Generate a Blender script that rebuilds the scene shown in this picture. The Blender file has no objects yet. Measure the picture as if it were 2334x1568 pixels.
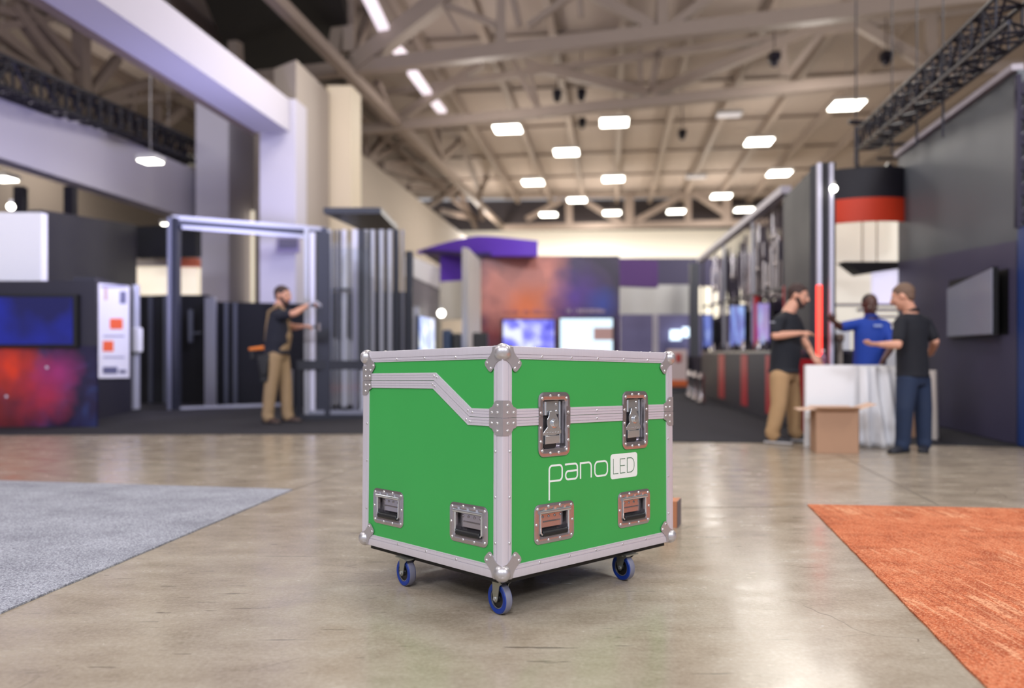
import bpy, bmesh, math, random
from mathutils import Vector, Matrix, noise
V = Vector
random.seed(7)
C = bpy.context.scene.collection
F, HZ, CX = 1800.0, 805.0, 1167.0          # focal length, horizon row and centre column of the 2334x1568 frame


def P(px, py, d):
    return V(((px - CX) / F * d, d, 1 + (HZ - py) / F * d))


def G(px, py, z=0.0):                       # point at height z seen at that pixel
    return P(px, py, F * (1 - z) / (py - HZ))


def XY(px, d):
    return V(((px - CX) / F * d, d, 0))


def zat(py, d):
    return 1 + (HZ - py) / F * d


def srgb(r, g, b):
    def c(x):
        x /= 255.0
        return x / 12.92 if x <= 0.04045 else ((x + 0.055) / 1.055) ** 2.4
    return (c(r), c(g), c(b), 1)


# ------------------------------------------------------------------ materials
MATS = {}


def mat(name, col, rough=0.5, metal=0.0, var=0.0, scale=8.0, bump=0.0, bscale=60.0, emit=None, estr=0.0, coat=0.0, spec=0.5, stretch=(1, 1, 1), sheen=0.0, alpha=1.0, trans=0.0):
    if name in MATS:
        return MATS[name]
    m = bpy.data.materials.new(name)
    m.use_nodes = True
    nt = m.node_tree
    b = nt.nodes['Principled BSDF']
    c = srgb(*col)
    b.inputs['Base Color'].default_value = c
    b.inputs['Roughness'].default_value = rough
    b.inputs['Metallic'].default_value = metal
    b.inputs['Specular IOR Level'].default_value = spec
    b.inputs['Coat Weight'].default_value = coat
    b.inputs['Sheen Weight'].default_value = sheen
    b.inputs['Transmission Weight'].default_value = trans
    b.inputs['Alpha'].default_value = alpha
    if emit:
        b.inputs['Emission Color'].default_value = srgb(*emit)
        b.inputs['Emission Strength'].default_value = estr
    if var or bump:
        tc = nt.nodes.new('ShaderNodeTexCoord')
        mp = nt.nodes.new('ShaderNodeMapping')
        mp.inputs['Scale'].default_value = stretch
        nt.links.new(tc.outputs['Object'], mp.inputs['Vector'])
    if var:
        n = nt.nodes.new('ShaderNodeTexNoise')
        n.inputs['Scale'].default_value = scale
        n.inputs['Detail'].default_value = 5
        nt.links.new(mp.outputs['Vector'], n.inputs['Vector'])
        mx = nt.nodes.new('ShaderNodeMix')
        mx.data_type = 'RGBA'
        lo = [max(0, x * (1 - var)) for x in c[:3]] + [1]
        hi = [min(1, x * (1 + var)) for x in c[:3]] + [1]
        mx.inputs[6].default_value = lo
        mx.inputs[7].default_value = hi
        nt.links.new(n.outputs['Fac'], mx.inputs[0])
        nt.links.new(mx.outputs[2], b.inputs['Base Color'])
        rr = nt.nodes.new('ShaderNodeMapRange')
        rr.inputs[3].default_value = max(0, rough - 0.08)
        rr.inputs[4].default_value = min(1, rough + 0.08)
        nt.links.new(n.outputs['Fac'], rr.inputs[0])
        nt.links.new(rr.outputs[0], b.inputs['Roughness'])
    if bump:
        n2 = nt.nodes.new('ShaderNodeTexNoise')
        n2.inputs['Scale'].default_value = bscale
        n2.inputs['Detail'].default_value = 4
        nt.links.new(mp.outputs['Vector'], n2.inputs['Vector'])
        bp = nt.nodes.new('ShaderNodeBump')
        bp.inputs['Strength'].default_value = bump
        bp.inputs['Distance'].default_value = 0.01
        nt.links.new(n2.outputs['Fac'], bp.inputs['Height'])
        nt.links.new(bp.outputs['Normal'], b.inputs['Normal'])
    MATS[name] = m
    return m


def ramp(nt, stops, fac):
    r = nt.nodes.new('ShaderNodeValToRGB')
    e = r.color_ramp.elements
    while len(e) < len(stops):
        e.new(0.5)
    for el, (p, c) in zip(e, stops):
        el.position = p
        el.color = c if len(c) == 4 else srgb(*c)
    nt.links.new(fac, r.inputs['Fac'])
    return r


def math_node(nt, op, a, b=None, clamp=False):
    n = nt.nodes.new('ShaderNodeMath')
    n.operation = op
    n.use_clamp = clamp
    for i, x in enumerate((a, b)):
        if x is None:
            continue
        if isinstance(x, (int, float)):
            n.inputs[i].default_value = x
        else:
            nt.links.new(x, n.inputs[i])
    return n.outputs[0]


def mixc(nt, fac, a, b, mode='MIX'):
    n = nt.nodes.new('ShaderNodeMix')
    n.data_type = 'RGBA'
    n.blend_type = mode
    for k, x in ((0, fac), (6, a), (7, b)):
        if isinstance(x, (int, float)):
            n.inputs[k].default_value = x
        elif isinstance(x, tuple):
            n.inputs[k].default_value = x if len(x) == 4 else srgb(*x)
        else:
            nt.links.new(x, n.inputs[k])
    return n.outputs[2]


def noise_node(nt, vec, scale, detail=4, rough=0.5, stretch=(1, 1, 1), rot=(0, 0, 0), loc=(0, 0, 0), dist=0.0):
    mp = nt.nodes.new('ShaderNodeMapping')
    mp.inputs['Scale'].default_value = stretch
    mp.inputs['Rotation'].default_value = rot
    mp.inputs['Location'].default_value = loc
    nt.links.new(vec, mp.inputs['Vector'])
    n = nt.nodes.new('ShaderNodeTexNoise')
    n.inputs['Scale'].default_value = scale
    n.inputs['Detail'].default_value = detail
    n.inputs['Roughness'].default_value = rough
    n.inputs['Distortion'].default_value = dist
    nt.links.new(mp.outputs['Vector'], n.inputs['Vector'])
    return n.outputs['Fac']


def floor_material():
    m = bpy.data.materials.new('polished_concrete')
    m.use_nodes = True
    nt = m.node_tree
    b = nt.nodes['Principled BSDF']
    tc = nt.nodes.new('ShaderNodeTexCoord')
    o = tc.outputs['Object']
    big = noise_node(nt, o, 0.9, 6, 0.6, dist=0.6)
    mid = noise_node(nt, o, 4.5, 8, 0.62, stretch=(0.7, 1.3, 1))
    fine = noise_node(nt, o, 60, 6, 0.7)
    c1 = ramp(nt, [(0.3, (144, 128, 110)), (0.5, (166, 151, 132)), (0.72, (180, 169, 153))], big).outputs['Color']
    c2 = ramp(nt, [(0.34, (130, 113, 94)), (0.5, (163, 149, 130)), (0.66, (186, 175, 158))], mid).outputs['Color']
    c = mixc(nt, 0.5, c1, c2)
    c = mixc(nt, 0.30, c, ramp(nt, [(0.3, (110, 100, 88)), (0.55, (168, 158, 144)), (0.75, (210, 202, 190))], fine).outputs['Color'])
    # short dark scuffs: thin stretched noise islands
    for st, rt, sc, th in (((1, 9, 1), (0, 0, 0.5), 2.6, 0.725), ((1, 14, 1), (0, 0, -0.7), 2.0, 0.705), ((1, 16, 1), (0, 0, 1.45), 3.6, 0.70), ((1, 22, 1), (0, 0, 2.2), 1.2, 0.705), ((1, 7, 1), (0, 0, 0.9), 7.0, 0.735)):
        s = noise_node(nt, o, sc, 3, 0.6, st, rt)
        g = math_node(nt, 'GREATER_THAN', s, th)
        c = mixc(nt, math_node(nt, 'MULTIPLY', g, 0.65), c, (62, 52, 44))
    # hairline cracks, kept to patches
    vo = nt.nodes.new('ShaderNodeTexVoronoi')
    vo.feature = 'DISTANCE_TO_EDGE'
    vo.inputs['Scale'].default_value = 1.1
    w = nt.nodes.new('ShaderNodeMixRGB')
    w.inputs[0].default_value = 0.12
    nn = nt.nodes.new('ShaderNodeTexNoise')
    nn.inputs['Scale'].default_value = 3
    nt.links.new(o, nn.inputs['Vector'])
    nt.links.new(o, w.inputs[1])
    nt.links.new(nn.outputs['Color'], w.inputs[2])
    nt.links.new(w.outputs[0], vo.inputs['Vector'])
    line = math_node(nt, 'LESS_THAN', vo.outputs['Distance'], 0.0016)
    patch = math_node(nt, 'GREATER_THAN', noise_node(nt, o, 0.8, 2, loc=(3, 1, 0)), 0.56)
    c = mixc(nt, math_node(nt, 'MULTIPLY', math_node(nt, 'MULTIPLY', line, patch), 0.5), c, (96, 84, 72))
    nt.links.new(c, b.inputs['Base Color'])
    r = nt.nodes.new('ShaderNodeMapRange')
    r.inputs[1].default_value = 0.3
    r.inputs[2].default_value = 0.7
    r.inputs[3].default_value = 0.15
    r.inputs[4].default_value = 0.30
    nt.links.new(mid, r.inputs[0])
    nt.links.new(r.outputs[0], b.inputs['Roughness'])
    b.inputs['Specular IOR Level'].default_value = 0.62
    bp = nt.nodes.new('ShaderNodeBump')
    bp.inputs['Strength'].default_value = 0.05
    bp.inputs['Distance'].default_value = 0.01
    nt.links.new(noise_node(nt, o, 7, 4), bp.inputs['Height'])
    nt.links.new(bp.outputs['Normal'], b.inputs['Normal'])
    return m


def carpet_material(name, cols, stripes=None, fine=110):
    m = bpy.data.materials.new(name)
    m.use_nodes = True
    nt = m.node_tree
    b = nt.nodes['Principled BSDF']
    o = nt.nodes.new('ShaderNodeTexCoord').outputs['Object']
    a = noise_node(nt, o, 2.6 if stripes is None else 3.6, 6, 0.75, stretch=(1, 1.2, 1), dist=0.3)
    lo = 0.36 if stripes is not None else 0.25
    c = ramp(nt, [(lo, cols[0]), (0.5, cols[1]), (1 - lo, cols[2])], a).outputs['Color']
    if stripes is not None:                    # tufted streaks laid in bands
        for k, (sc, loc, col, st) in enumerate(((1.0, (0, 0, 0), cols[3], 0.75), (1.05, (5, 3, 0), cols[0], 0.7), (1.7, (2, 8, 0), cols[2], 0.5))):
            s = noise_node(nt, o, 2.2 * sc, 2, 0.5, stretch=(14, 0.9, 1), rot=(0, 0, stripes), loc=loc)
            f1 = ramp(nt, [(0.53, (0, 0, 0, 1)), (0.57, (st, st, st, 1))], s).outputs['Color']
            pm = ramp(nt, [(0.50, (0, 0, 0, 1)), (0.53, (1, 1, 1, 1))], noise_node(nt, o, 1.2, 3, stretch=(1, 2.2, 1), loc=(9 + 2 * k, 2, 0))).outputs['Color']
            c = mixc(nt, math_node(nt, 'MULTIPLY', f1, pm), c, col)
    f = noise_node(nt, o, fine, 3, 0.85)
    c = mixc(nt, ramp(nt, [(0.50, (0, 0, 0, 1)), (0.60, (0.85, 0.85, 0.85, 1))], f).outputs['Color'], c, cols[-1])
    f2 = noise_node(nt, o, fine * 0.8, 3, 0.85, loc=(4, 4, 4))
    c = mixc(nt, ramp(nt, [(0.50, (0, 0, 0, 1)), (0.60, (0.85, 0.85, 0.85, 1))], f2).outputs['Color'], c, cols[0])
    nt.links.new(c, b.inputs['Base Color'])
    b.inputs['Roughness'].default_value = 0.95
    b.inputs['Specular IOR Level'].default_value = 0.1
    bp = nt.nodes.new('ShaderNodeBump')
    bp.inputs['Strength'].default_value = 0.6
    bp.inputs['Distance'].default_value = 0.008
    nt.links.new(f, bp.inputs['Height'])
    nt.links.new(bp.outputs['Normal'], b.inputs['Normal'])
    return m


def nebula_material(name, stops, blobs, scale=1.2, stars=True, rough=0.35):
    """printed space picture: dark ground, soft coloured clouds at given object-space places"""
    m = bpy.data.materials.new(name)
    m.use_nodes = True
    nt = m.node_tree
    b = nt.nodes['Principled BSDF']
    o = nt.nodes.new('ShaderNodeTexCoord').outputs['Object']
    n = noise_node(nt, o, scale, 5, 0.55, dist=0.8)
    c = ramp(nt, stops, n).outputs['Color']
    for (p, r, col, k) in blobs:
        vm = nt.nodes.new('ShaderNodeVectorMath')
        vm.operation = 'DISTANCE'
        nt.links.new(o, vm.inputs[0])
        vm.inputs[1].default_value = p
        d = math_node(nt, 'DIVIDE', vm.outputs['Value'], r)
        d = math_node(nt, 'ADD', d, math_node(nt, 'MULTIPLY', math_node(nt, 'SUBTRACT', noise_node(nt, o, scale * 2.2, 4, loc=(p[0], 3, 1)), 0.5), 0.8))
        k1 = math_node(nt, 'MULTIPLY', math_node(nt, 'SUBTRACT', 1.0, d, True), k)
        c = mixc(nt, k1, c, col)
    if stars:
        vo = nt.nodes.new('ShaderNodeTexVoronoi')
        vo.inputs['Scale'].default_value = 3.2
        nt.links.new(o, vo.inputs['Vector'])
        c = mixc(nt, math_node(nt, 'LESS_THAN', vo.outputs['Distance'], 0.07), c, (205, 200, 215))
    nt.links.new(c, b.inputs['Base Color'])
    b.inputs['Roughness'].default_value = rough
    return m


def screen_material(name, stops, scale, strength, stretch=(1, 1, 1)):
    m = bpy.data.materials.new(name)
    m.use_nodes = True
    nt = m.node_tree
    b = nt.nodes['Principled BSDF']
    o = nt.nodes.new('ShaderNodeTexCoord').outputs['Object']
    n = noise_node(nt, o, scale, 3, 0.5, stretch)
    c = ramp(nt, stops, n).outputs['Color']
    b.inputs['Base Color'].default_value = (0.01, 0.01, 0.012, 1)
    b.inputs['Roughness'].default_value = 0.2
    nt.links.new(c, b.inputs['Emission Color'])
    b.inputs['Emission Strength'].default_value = strength
    return m


# ------------------------------------------------------------------ mesh builder
class MB:
    def __init__(s):
        s.v = []
        s.f = []
        s.m = []
        s.cur = 0

    def add(s, verts, faces):
        k = len(s.v)
        s.v += [V(p) for p in verts]
        s.f += [tuple(i + k for i in fc) for fc in faces]
        s.m += [s.cur] * len(faces)
        return s

    def hexa(s, p):                          # 8 points: bottom loop 0-3, top loop 4-7
        return s.add(p, [(0, 3, 2, 1), (4, 5, 6, 7), (0, 1, 5, 4), (1, 2, 6, 5), (2, 3, 7, 6), (3, 0, 4, 7)])

    def box(s, c, size, ax=None):
        c = V(c)
        ax = ax or (V((1, 0, 0)), V((0, 1, 0)), V((0, 0, 1)))
        h = [a * (k / 2) for a, k in zip(ax, size)]
        return s.hexa([c - h[0] - h[1] - h[2], c + h[0] - h[1] - h[2], c + h[0] + h[1] - h[2], c - h[0] + h[1] - h[2],
                       c - h[0] - h[1] + h[2], c + h[0] - h[1] + h[2], c + h[0] + h[1] + h[2], c - h[0] + h[1] + h[2]])

    def prism(s, poly, off):
        n = len(poly)
        off = V(off)
        poly = [V(p) for p in poly]
        return s.add(poly + [p + off for p in poly], [tuple(range(n - 1, -1, -1)), tuple(range(n, 2 * n))] + [(i, (i + 1) % n, n + (i + 1) % n, n + i) for i in range(n)])

    def rings(s, rings, closed=True, caps=True):
        n = len(rings[0])
        k = len(s.v)
        vs = [p for r in rings for p in r]
        fs = []
        for a in range(len(rings) - 1):
            for i in range(n if closed else n - 1):
                j = (i + 1) % n
                fs.append((a * n + i, a * n + j, (a + 1) * n + j, (a + 1) * n + i))
        if caps:
            fs.append(tuple(range(n - 1, -1, -1)))
            fs.append(tuple((len(rings) - 1) * n + i for i in range(n)))
        return s.add(vs, fs)

    def bar(s, a, b, w, h=None, up=V((0, 0, 1))):        # rectangular bar from a to b
        a, b = V(a), V(b)
        h = h or w
        d = (b - a).normalized()
        x = d.cross(up)
        x = x.normalized() if x.length > 1e-4 else V((1, 0, 0))
        y = x.cross(d).normalized()
        x, y = x * w / 2, y * h / 2
        return s.hexa([a - x - y, a + x - y, a + x + y, a - x + y, b - x - y, b + x - y, b + x + y, b - x + y])

    def cyl(s, a, b, r0, r1=None, n=16, caps=True):
        a, b = V(a), V(b)
        r1 = r0 if r1 is None else r1
        d = (b - a).normalized()
        x = d.orthogonal().normalized()
        y = d.cross(x)
        cs = [(math.cos(2 * math.pi * i / n), math.sin(2 * math.pi * i / n)) for i in range(n)]
        return s.rings([[a + (x * c + y * q) * r0 for c, q in cs], [b + (x * c + y * q) * r1 for c, q in cs]], caps=caps)

    def tube(s, path, r, n=10):
        path = [V(p) for p in path]
        rs = []
        ref = None
        for i, p in enumerate(path):
            d = (path[min(i + 1, len(path) - 1)] - path[max(i - 1, 0)]).normalized()
            x = d.orthogonal().normalized() if ref is None else (ref - d * ref.dot(d)).normalized()
            ref = x
            y = d.cross(x)
            rs.append([p + (x * math.cos(2 * math.pi * k / n) + y * math.sin(2 * math.pi * k / n)) * r for k in range(n)])
        return s.rings(rs)

    def lathe(s, prof, o, axis, n=24, caps=True):                    # prof [(radius, height)]
        o, d = V(o), V(axis).normalized()
        x = d.orthogonal().normalized()
        y = d.cross(x)
        return s.rings([[o + d * h + (x * math.cos(2 * math.pi * k / n) + y * math.sin(2 * math.pi * k / n)) * max(r, 1e-5) for k in range(n)] for r, h in prof], caps=caps)

    def ball(s, c, r, ax=None, n=16, m=10):
        c = V(c)
        r = (r, r, r) if isinstance(r, (int, float)) else r
        ax = ax or (V((1, 0, 0)), V((0, 1, 0)), V((0, 0, 1)))
        rs = []
        for j in range(m + 1):
            t = math.pi * (j / m - 0.5)
            q = max(math.cos(t), 1e-3)
            rs.append([c + ax[0] * (r[0] * q * math.cos(2 * math.pi * i / n)) + ax[1] * (r[1] * q * math.sin(2 * math.pi * i / n)) + ax[2] * (r[2] * math.sin(t)) for i in range(n)])
        return s.rings(rs)

    def rivet(s, c, nrm, r=0.0055):
        c, d = V(c), V(nrm).normalized()
        s.lathe([(r, 0), (r * 0.92, r * 0.32), (r * 0.6, r * 0.55), (r * 0.42, r * 0.5), (r * 0.36, r * 0.02)], c, d, 10)

    def build(s, name, mats, parent=None, smooth=35, xf=None, bevel=0.0):
        me = bpy.data.meshes.new(name)
        vs = [xf @ p for p in s.v] if xf is not None else s.v
        me.from_pydata([tuple(p) for p in vs], [], s.f)
        mats = mats if isinstance(mats, (list, tuple)) else [mats]
        for q in mats:
            me.materials.append(q)
        me.polygons.foreach_set('material_index', s.m)
        bm = bmesh.new()
        bm.from_mesh(me)
        bmesh.ops.recalc_face_normals(bm, faces=bm.faces)
        bm.to_mesh(me)
        bm.free()
        if smooth:
            me.polygons.foreach_set('use_smooth', [True] * len(me.polygons))
            me.set_sharp_from_angle(angle=math.radians(smooth))
        ob = bpy.data.objects.new(name, me)
        C.objects.link(ob)
        if parent is not None:
            ob.parent = parent
        if bevel:
            bv = ob.modifiers.new('bevel', 'BEVEL')
            bv.width = bevel
            bv.segments = 2
            bv.limit_method = 'ANGLE'
        return ob


def tag(o, label=None, cat=None, group=None, kind=None):
    if label:
        o['label'] = label
    if cat:
        o['category'] = cat
    if group:
        o['group'] = group
    if kind:
        o['kind'] = kind
    return o


def empty(name, loc=(0, 0, 0), label=None, cat=None, group=None, kind=None):
    o = bpy.data.objects.new(name, None)
    o.empty_display_size = 0.1
    C.objects.link(o)
    o.location = loc
    return tag(o, label, cat, group, kind)


def rel(o):                                   # transform that puts world-built parts under an Empty at o.location
    return Matrix.Translation(-V(o.location))


def rrect(cx, cz, w, h, r, n=6):
    pts = []
    for (sx, sz, a0) in ((1, 1, 0), (-1, 1, 90), (-1, -1, 180), (1, -1, 270)):
        for i in range(n + 1):
            a = math.radians(a0 + 90 * i / n)
            pts.append((cx + sx * (w / 2 - r) + r * math.cos(a), cz + sz * (h / 2 - r) + r * math.sin(a)))
    return pts


def round_path(pts, rad, closed=False, n=7):
    out = []
    k = len(pts)
    for i, p in enumerate(pts):
        r = rad[i] if isinstance(rad, (list, tuple)) else rad
        if (not closed and i in (0, k - 1)) or r <= 0:
            out.append(V((p[0], p[1])))
            continue
        a, b, c = V(pts[i - 1]), V(p), V(pts[(i + 1) % k])
        u, w = (a - b).normalized(), (c - b).normalized()
        p0, p1 = b + u * r, b + w * r
        for j in range(n + 1):
            t = j / n                          # square corners: a quarter circle
            ce = b + u * r + w * r
            ang = t * math.pi / 2
            out.append(ce - w * (r * math.cos(ang)) - u * (r * math.sin(ang)) if abs(u.dot(w)) < 0.2 else p0.lerp(b, t).lerp(b.lerp(p1, t), t))
    return out


# ------------------------------------------------------------------ shared materials
M_alu = mat('brushed_aluminium', (222, 216, 226), 0.42, 0.35, 0.05, 5, 0.0, stretch=(40, 40, 1))
M_alu_d = mat('bracket_steel', (186, 181, 184), 0.34, 0.55, 0.06, 30)
M_ball = mat('satin_steel_ball', (205, 202, 206), 0.36, 0.75, 0.05, 20)
M_riv = mat('rivet_steel', (235, 232, 234), 0.25, 0.8)
M_green = mat('green_laminate', (62, 166, 82), 0.42, 0.0, 0.05, 3.0, 0.06, 900, spec=0.35)
M_chrome = mat('chrome_plate', (222, 226, 232), 0.13, 0.85)
M_chrome_r = mat('nickel_plate', (188, 182, 188), 0.2, 0.86, 0.04, 40)
M_rubber = mat('black_rubber', (26, 27, 30), 0.5)
M_skid = mat('black_skid_ply', (16, 14, 16), 0.6)
M_white_ink = mat('white_vinyl', (240, 244, 240), 0.4)
M_green_ink = mat('dark_green_ink', (30, 104, 62), 0.45)
M_zinc = mat('zinc_plate', (172, 174, 166), 0.3, 0.85, 0.1, 30)
M_blue = mat('blue_elastic_rubber', (6, 50, 140), 0.45)
M_tread = mat('grey_tread', (122, 122, 140), 0.5)
M_hub = mat('black_nylon_hub', (20, 20, 22), 0.45)
M_blackwall = mat('black_panel', (28, 26, 34), 0.6, 0, 0.05, 1.5)
M_darkwall = mat('charcoal_panel', (42, 40, 52), 0.55, 0, 0.06, 0.8)
M_blackfab = mat('black_drape', (18, 18, 24), 0.8)
M_frame = mat('dark_aluminium_frame', (52, 54, 66), 0.45, 0.3)
M_frame_l = mat('pale_aluminium_frame', (182, 183, 196), 0.4, 0.25)
M_white = mat('white_panel', (246, 245, 249), 0.5)
M_cream = mat('cream_wall', (250, 247, 234), 0.7, 0, 0.03, 0.5)
M_tan = mat('tan_painted_steel', (158, 143, 132), 0.6, 0, 0.06, 2)
M_tan_d = mat('brown_painted_steel', (128, 112, 102), 0.6, 0, 0.06, 2)
M_lav = mat('pale_plaster', (200, 195, 206), 0.75, 0, 0.03, 0.5)
M_taupe = mat('taupe_plaster_and_shade', (172, 160, 150), 0.75, 0, 0.03, 0.5)
M_truss = mat('black_truss_steel', (30, 28, 40), 0.4, 0.4)
M_lamp = mat('lamp_diffuser', (255, 255, 255), 0.5, emit=(255, 250, 236), estr=10)
M_lampcase = mat('lamp_housing', (200, 198, 195), 0.5)
M_red = mat('red_panel', (178, 14, 30), 0.4)
M_redled = mat('red_light_strip', (255, 60, 50), 0.5, emit=(255, 62, 50), estr=2.6)
M_whiteled = mat('pale_edge_profile', (214, 212, 232), 0.4, 0.2)
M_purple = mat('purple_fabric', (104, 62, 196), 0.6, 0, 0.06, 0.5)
M_card = mat('corrugated_card', (176, 138, 112), 0.8, 0, 0.05, 6)
M_orange = mat('orange_fabric', (232, 66, 34), 0.55)
M_jcarpet = mat('charcoal_carpet', (56, 55, 60), 0.95, 0, 0.1, 30, 0.3, 300, spec=0.1)

# ------------------------------------------------------------------ flight case
CW, CL, CH = 1.07845, 0.93614, 0.86614
R3 = Matrix(((0.72503, -0.68872, 0.0016), (0.68824, 0.7246, 0.03581), (-0.02582, -0.02486, 0.99936)))
CM = Matrix.Translation((-0.03665, 2.93, 0.15957)) @ R3.to_4x4()
case = empty('flight_case', (0, 0, 0), 'green flight case with aluminium edges and white panoLED lettering, on four blue casters', 'flight case')
case.matrix_world = CM
CI = CM.inverted()
fR = lambda s, z, n=0.0: V((s, -n, z))
fL = lambda s, z, n=0.0: V((-n, s, z))
fBk = lambda s, z, n=0.0: V((s, CL + n, z))
fRt = lambda s, z, n=0.0: V((CW + n, s, z))
T = 0.009
X3, Y3, Z3 = V((1, 0, 0)), V((0, 1, 0)), V((0, 0, 1))


def cells(mb, fn, ss, zs, holes):
    for i in range(len(ss) - 1):
        for j in range(len(zs) - 1):
            cs, cz = (ss[i] + ss[i + 1]) / 2, (zs[j] + zs[j + 1]) / 2
            if any(a < cs < b and c < cz < d for a, b, c, d in holes):
                continue
            q = [(ss[i], zs[j]), (ss[i + 1], zs[j]), (ss[i + 1], zs[j + 1]), (ss[i], zs[j + 1])]
            mb.hexa([fn(a, b, 0) for a, b in q] + [fn(a, b, -T) for a, b in q])


hR = [(0.281, 0.179), (0.792, 0.179)]
hL = [(0.192, 0.180), (0.736, 0.181)]
lat = [(0.279, 0.566), (0.800, 0.566)]
HW, HH = 0.086, 0.049
holesR = [(c - HW, c + HW, z - HH, z + HH) for c, z in hR] + [(c - 0.068, c + 0.068, z - 0.100, z + 0.100) for c, z in lat]
holesL = [(c - HW, c + HW, z - HH, z + HH) for c, z in hL]
SM, SH = 0.598, 0.738
body = MB()
cells(body, fR, sorted({0, CW} | {x for h in holesR for x in h[:2]}), sorted({0, SM} | {z for h in holesR for z in h[2:] if z < SM}), holesR)
cells(body, fL, sorted({0, CL} | {x for h in holesL for x in h[:2]}), [0, 0.131, 0.229, 0.28], [(a, b, 0.131, 0.229) for a, b, _, _ in holesL])
low = [(0, 0.28), (CL, 0.28), (CL, SH), (0.41, SH), (0.186, SM), (0, SM)]
body.prism([fL(a, b) for a, b in low], (T, 0, 0))
body.prism([fRt(a, b) for a, b in [(0, 0)] + [(CL, 0)] + low[2:]], (-T, 0, 0))
body.prism([fBk(a, b) for a, b in ((0, 0), (CW, 0), (CW, SH), (0, SH))], (0, -T, 0))
body.box((CW / 2, CL / 2, T / 2), (CW - 2 * T, CL - 2 * T, T))
body.build('body_shell', M_green, case, 0)
lid = MB()
cells(lid, fR, sorted({0, CW} | {x for h in holesR[2:] for x in h[:2]}), [SM, 0.666, CH], holesR)
up = [(0, SM), (0.186, SM), (0.41, SH), (CL, SH), (CL, CH), (0, CH)]
lid.prism([fL(a, b) for a, b in up], (T, 0, 0))
lid.prism([fRt(a, b) for a, b in up], (-T, 0, 0))
lid.prism([fBk(a, b) for a, b in ((0, SH), (CW, SH), (CW, CH), (0, CH))], (0, -T, 0))
lid.box((CW / 2, CL / 2, CH - T / 2), (CW - 2 * T, CL - 2 * T, T))
lid.build('lid_shell', M_green, case, 0)

LP = [(0.0, .0035), (.0262, .0035), (.0268, .0014), (.0285, .0014), (.0291, .0035), (.0388, .0035), (.0394, .0016), (.0408, .0016), (.0414, .0031), (.0452, .0031), (.046, .0004)]


def edge_trim(p0, p1, a, b, riv_a=(), riv_b=()):
    """aluminium angle along an edge: legs run along a and b, rivets at distances from p0"""
    p0, p1, a, b = V(p0), V(p1), V(a), V(b)
    d = (p1 - p0).normalized()
    q = [a * w - b * n for w, n in reversed(LP)] + [(a + b) * -0.0027] + [b * w - a * n for w, n in LP] + [b * .046 + a * .0005, (a + b) * .0005, a * .046 + b * .0005]
    mb = MB()
    mb.rings([[p0 + x for x in q], [p1 + x for x in q]])
    mb.cur = 1
    for t in riv_a:
        mb.rivet(p0 + d * t + a * 0.034 - b * 0.0034, -b)
    for t in riv_b:
        mb.rivet(p0 + d * t + b * 0.034 - a * 0.0034, -a)
    return mb.build('edge_trim', [M_alu, M_riv], case, 30)


tr = (0.2079, 0.3798, 0.5449, 0.7195, 0.8893)
br = (0.1965, 0.3667, 0.5311, 0.7062, 0.8733)
tl = (0.2721, 0.4758, 0.6744)
bl = (0.2647, 0.4585, 0.6584)
vr = (0.1298, 0.3005, 0.4718)
edge_trim((0, 0, 0), (0, 0, CH), X3, Y3, vr, vr)                                       # near vertical edge
edge_trim((CW, 0, 0), (CW, 0, CH), -X3, Y3, (0.1271, 0.2984, 0.4717), vr)
edge_trim((0, CL, 0), (0, CL, CH), -Y3, X3, (0.16, 0.3749, 0.5431), vr)
edge_trim((CW, CL, 0), (CW, CL, CH), -X3, -Y3, vr, vr)
edge_trim((0, 0, CH), (CW, 0, CH), -Z3, Y3, tr, tr)
edge_trim((0, 0, CH), (0, CL, CH), -Z3, X3, tl, tl)
edge_trim((CW, 0, CH), (CW, CL, CH), -Z3, -X3, tl, tl)
edge_trim((0, CL, CH), (CW, CL, CH), -Z3, -Y3, tr, tr)
edge_trim((0, 0, 0), (CW, 0, 0), Z3, Y3, br)
edge_trim((0, 0, 0), (0, CL, 0), Z3, X3, bl)
edge_trim((CW, 0, 0), (CW, CL, 0), Z3, -X3, bl)
edge_trim((0, CL, 0), (CW, CL, 0), Z3, -Y3, br)

SP = [(.0009, 0), (.0009, .0045), (.0105, .0045), (.0111, .0028), (.0123, .0028), (.0129, .0045), (.0215, .0045), (.0221, .0028), (.0233, .0028), (.0239, .0042), (.0322, .0042), (.0332, 0)]


def seam_strip(fn, path, sign, rivs):
    mb = MB()
    rs = []
    for i, p in enumerate(path):
        p = V(p)
        a = (p - V(path[i - 1])).normalized() if i else None
        b = (V(path[i + 1]) - p).normalized() if i < len(path) - 1 else None
        a, b = a or b, b or a
        na, nb = V((-a[1], a[0])), V((-b[1], b[0]))
        m = (na + nb).normalized()
        m = m / m.dot(na)
        rs.append([fn(*(p + m * (o * sign)), n) for o, n in SP])
    mb.rings(rs)
    mb.cur = 1
    nrm = fn(0, 0, 1) - fn(0, 0, 0)
    for r in rivs:
        mb.rivet(fn(r[0], r[1], 0.0043), nrm)
    mb.build('lid_seam_trim' if sign > 0 else 'body_seam_trim', [M_alu, M_riv], case, 30)


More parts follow.
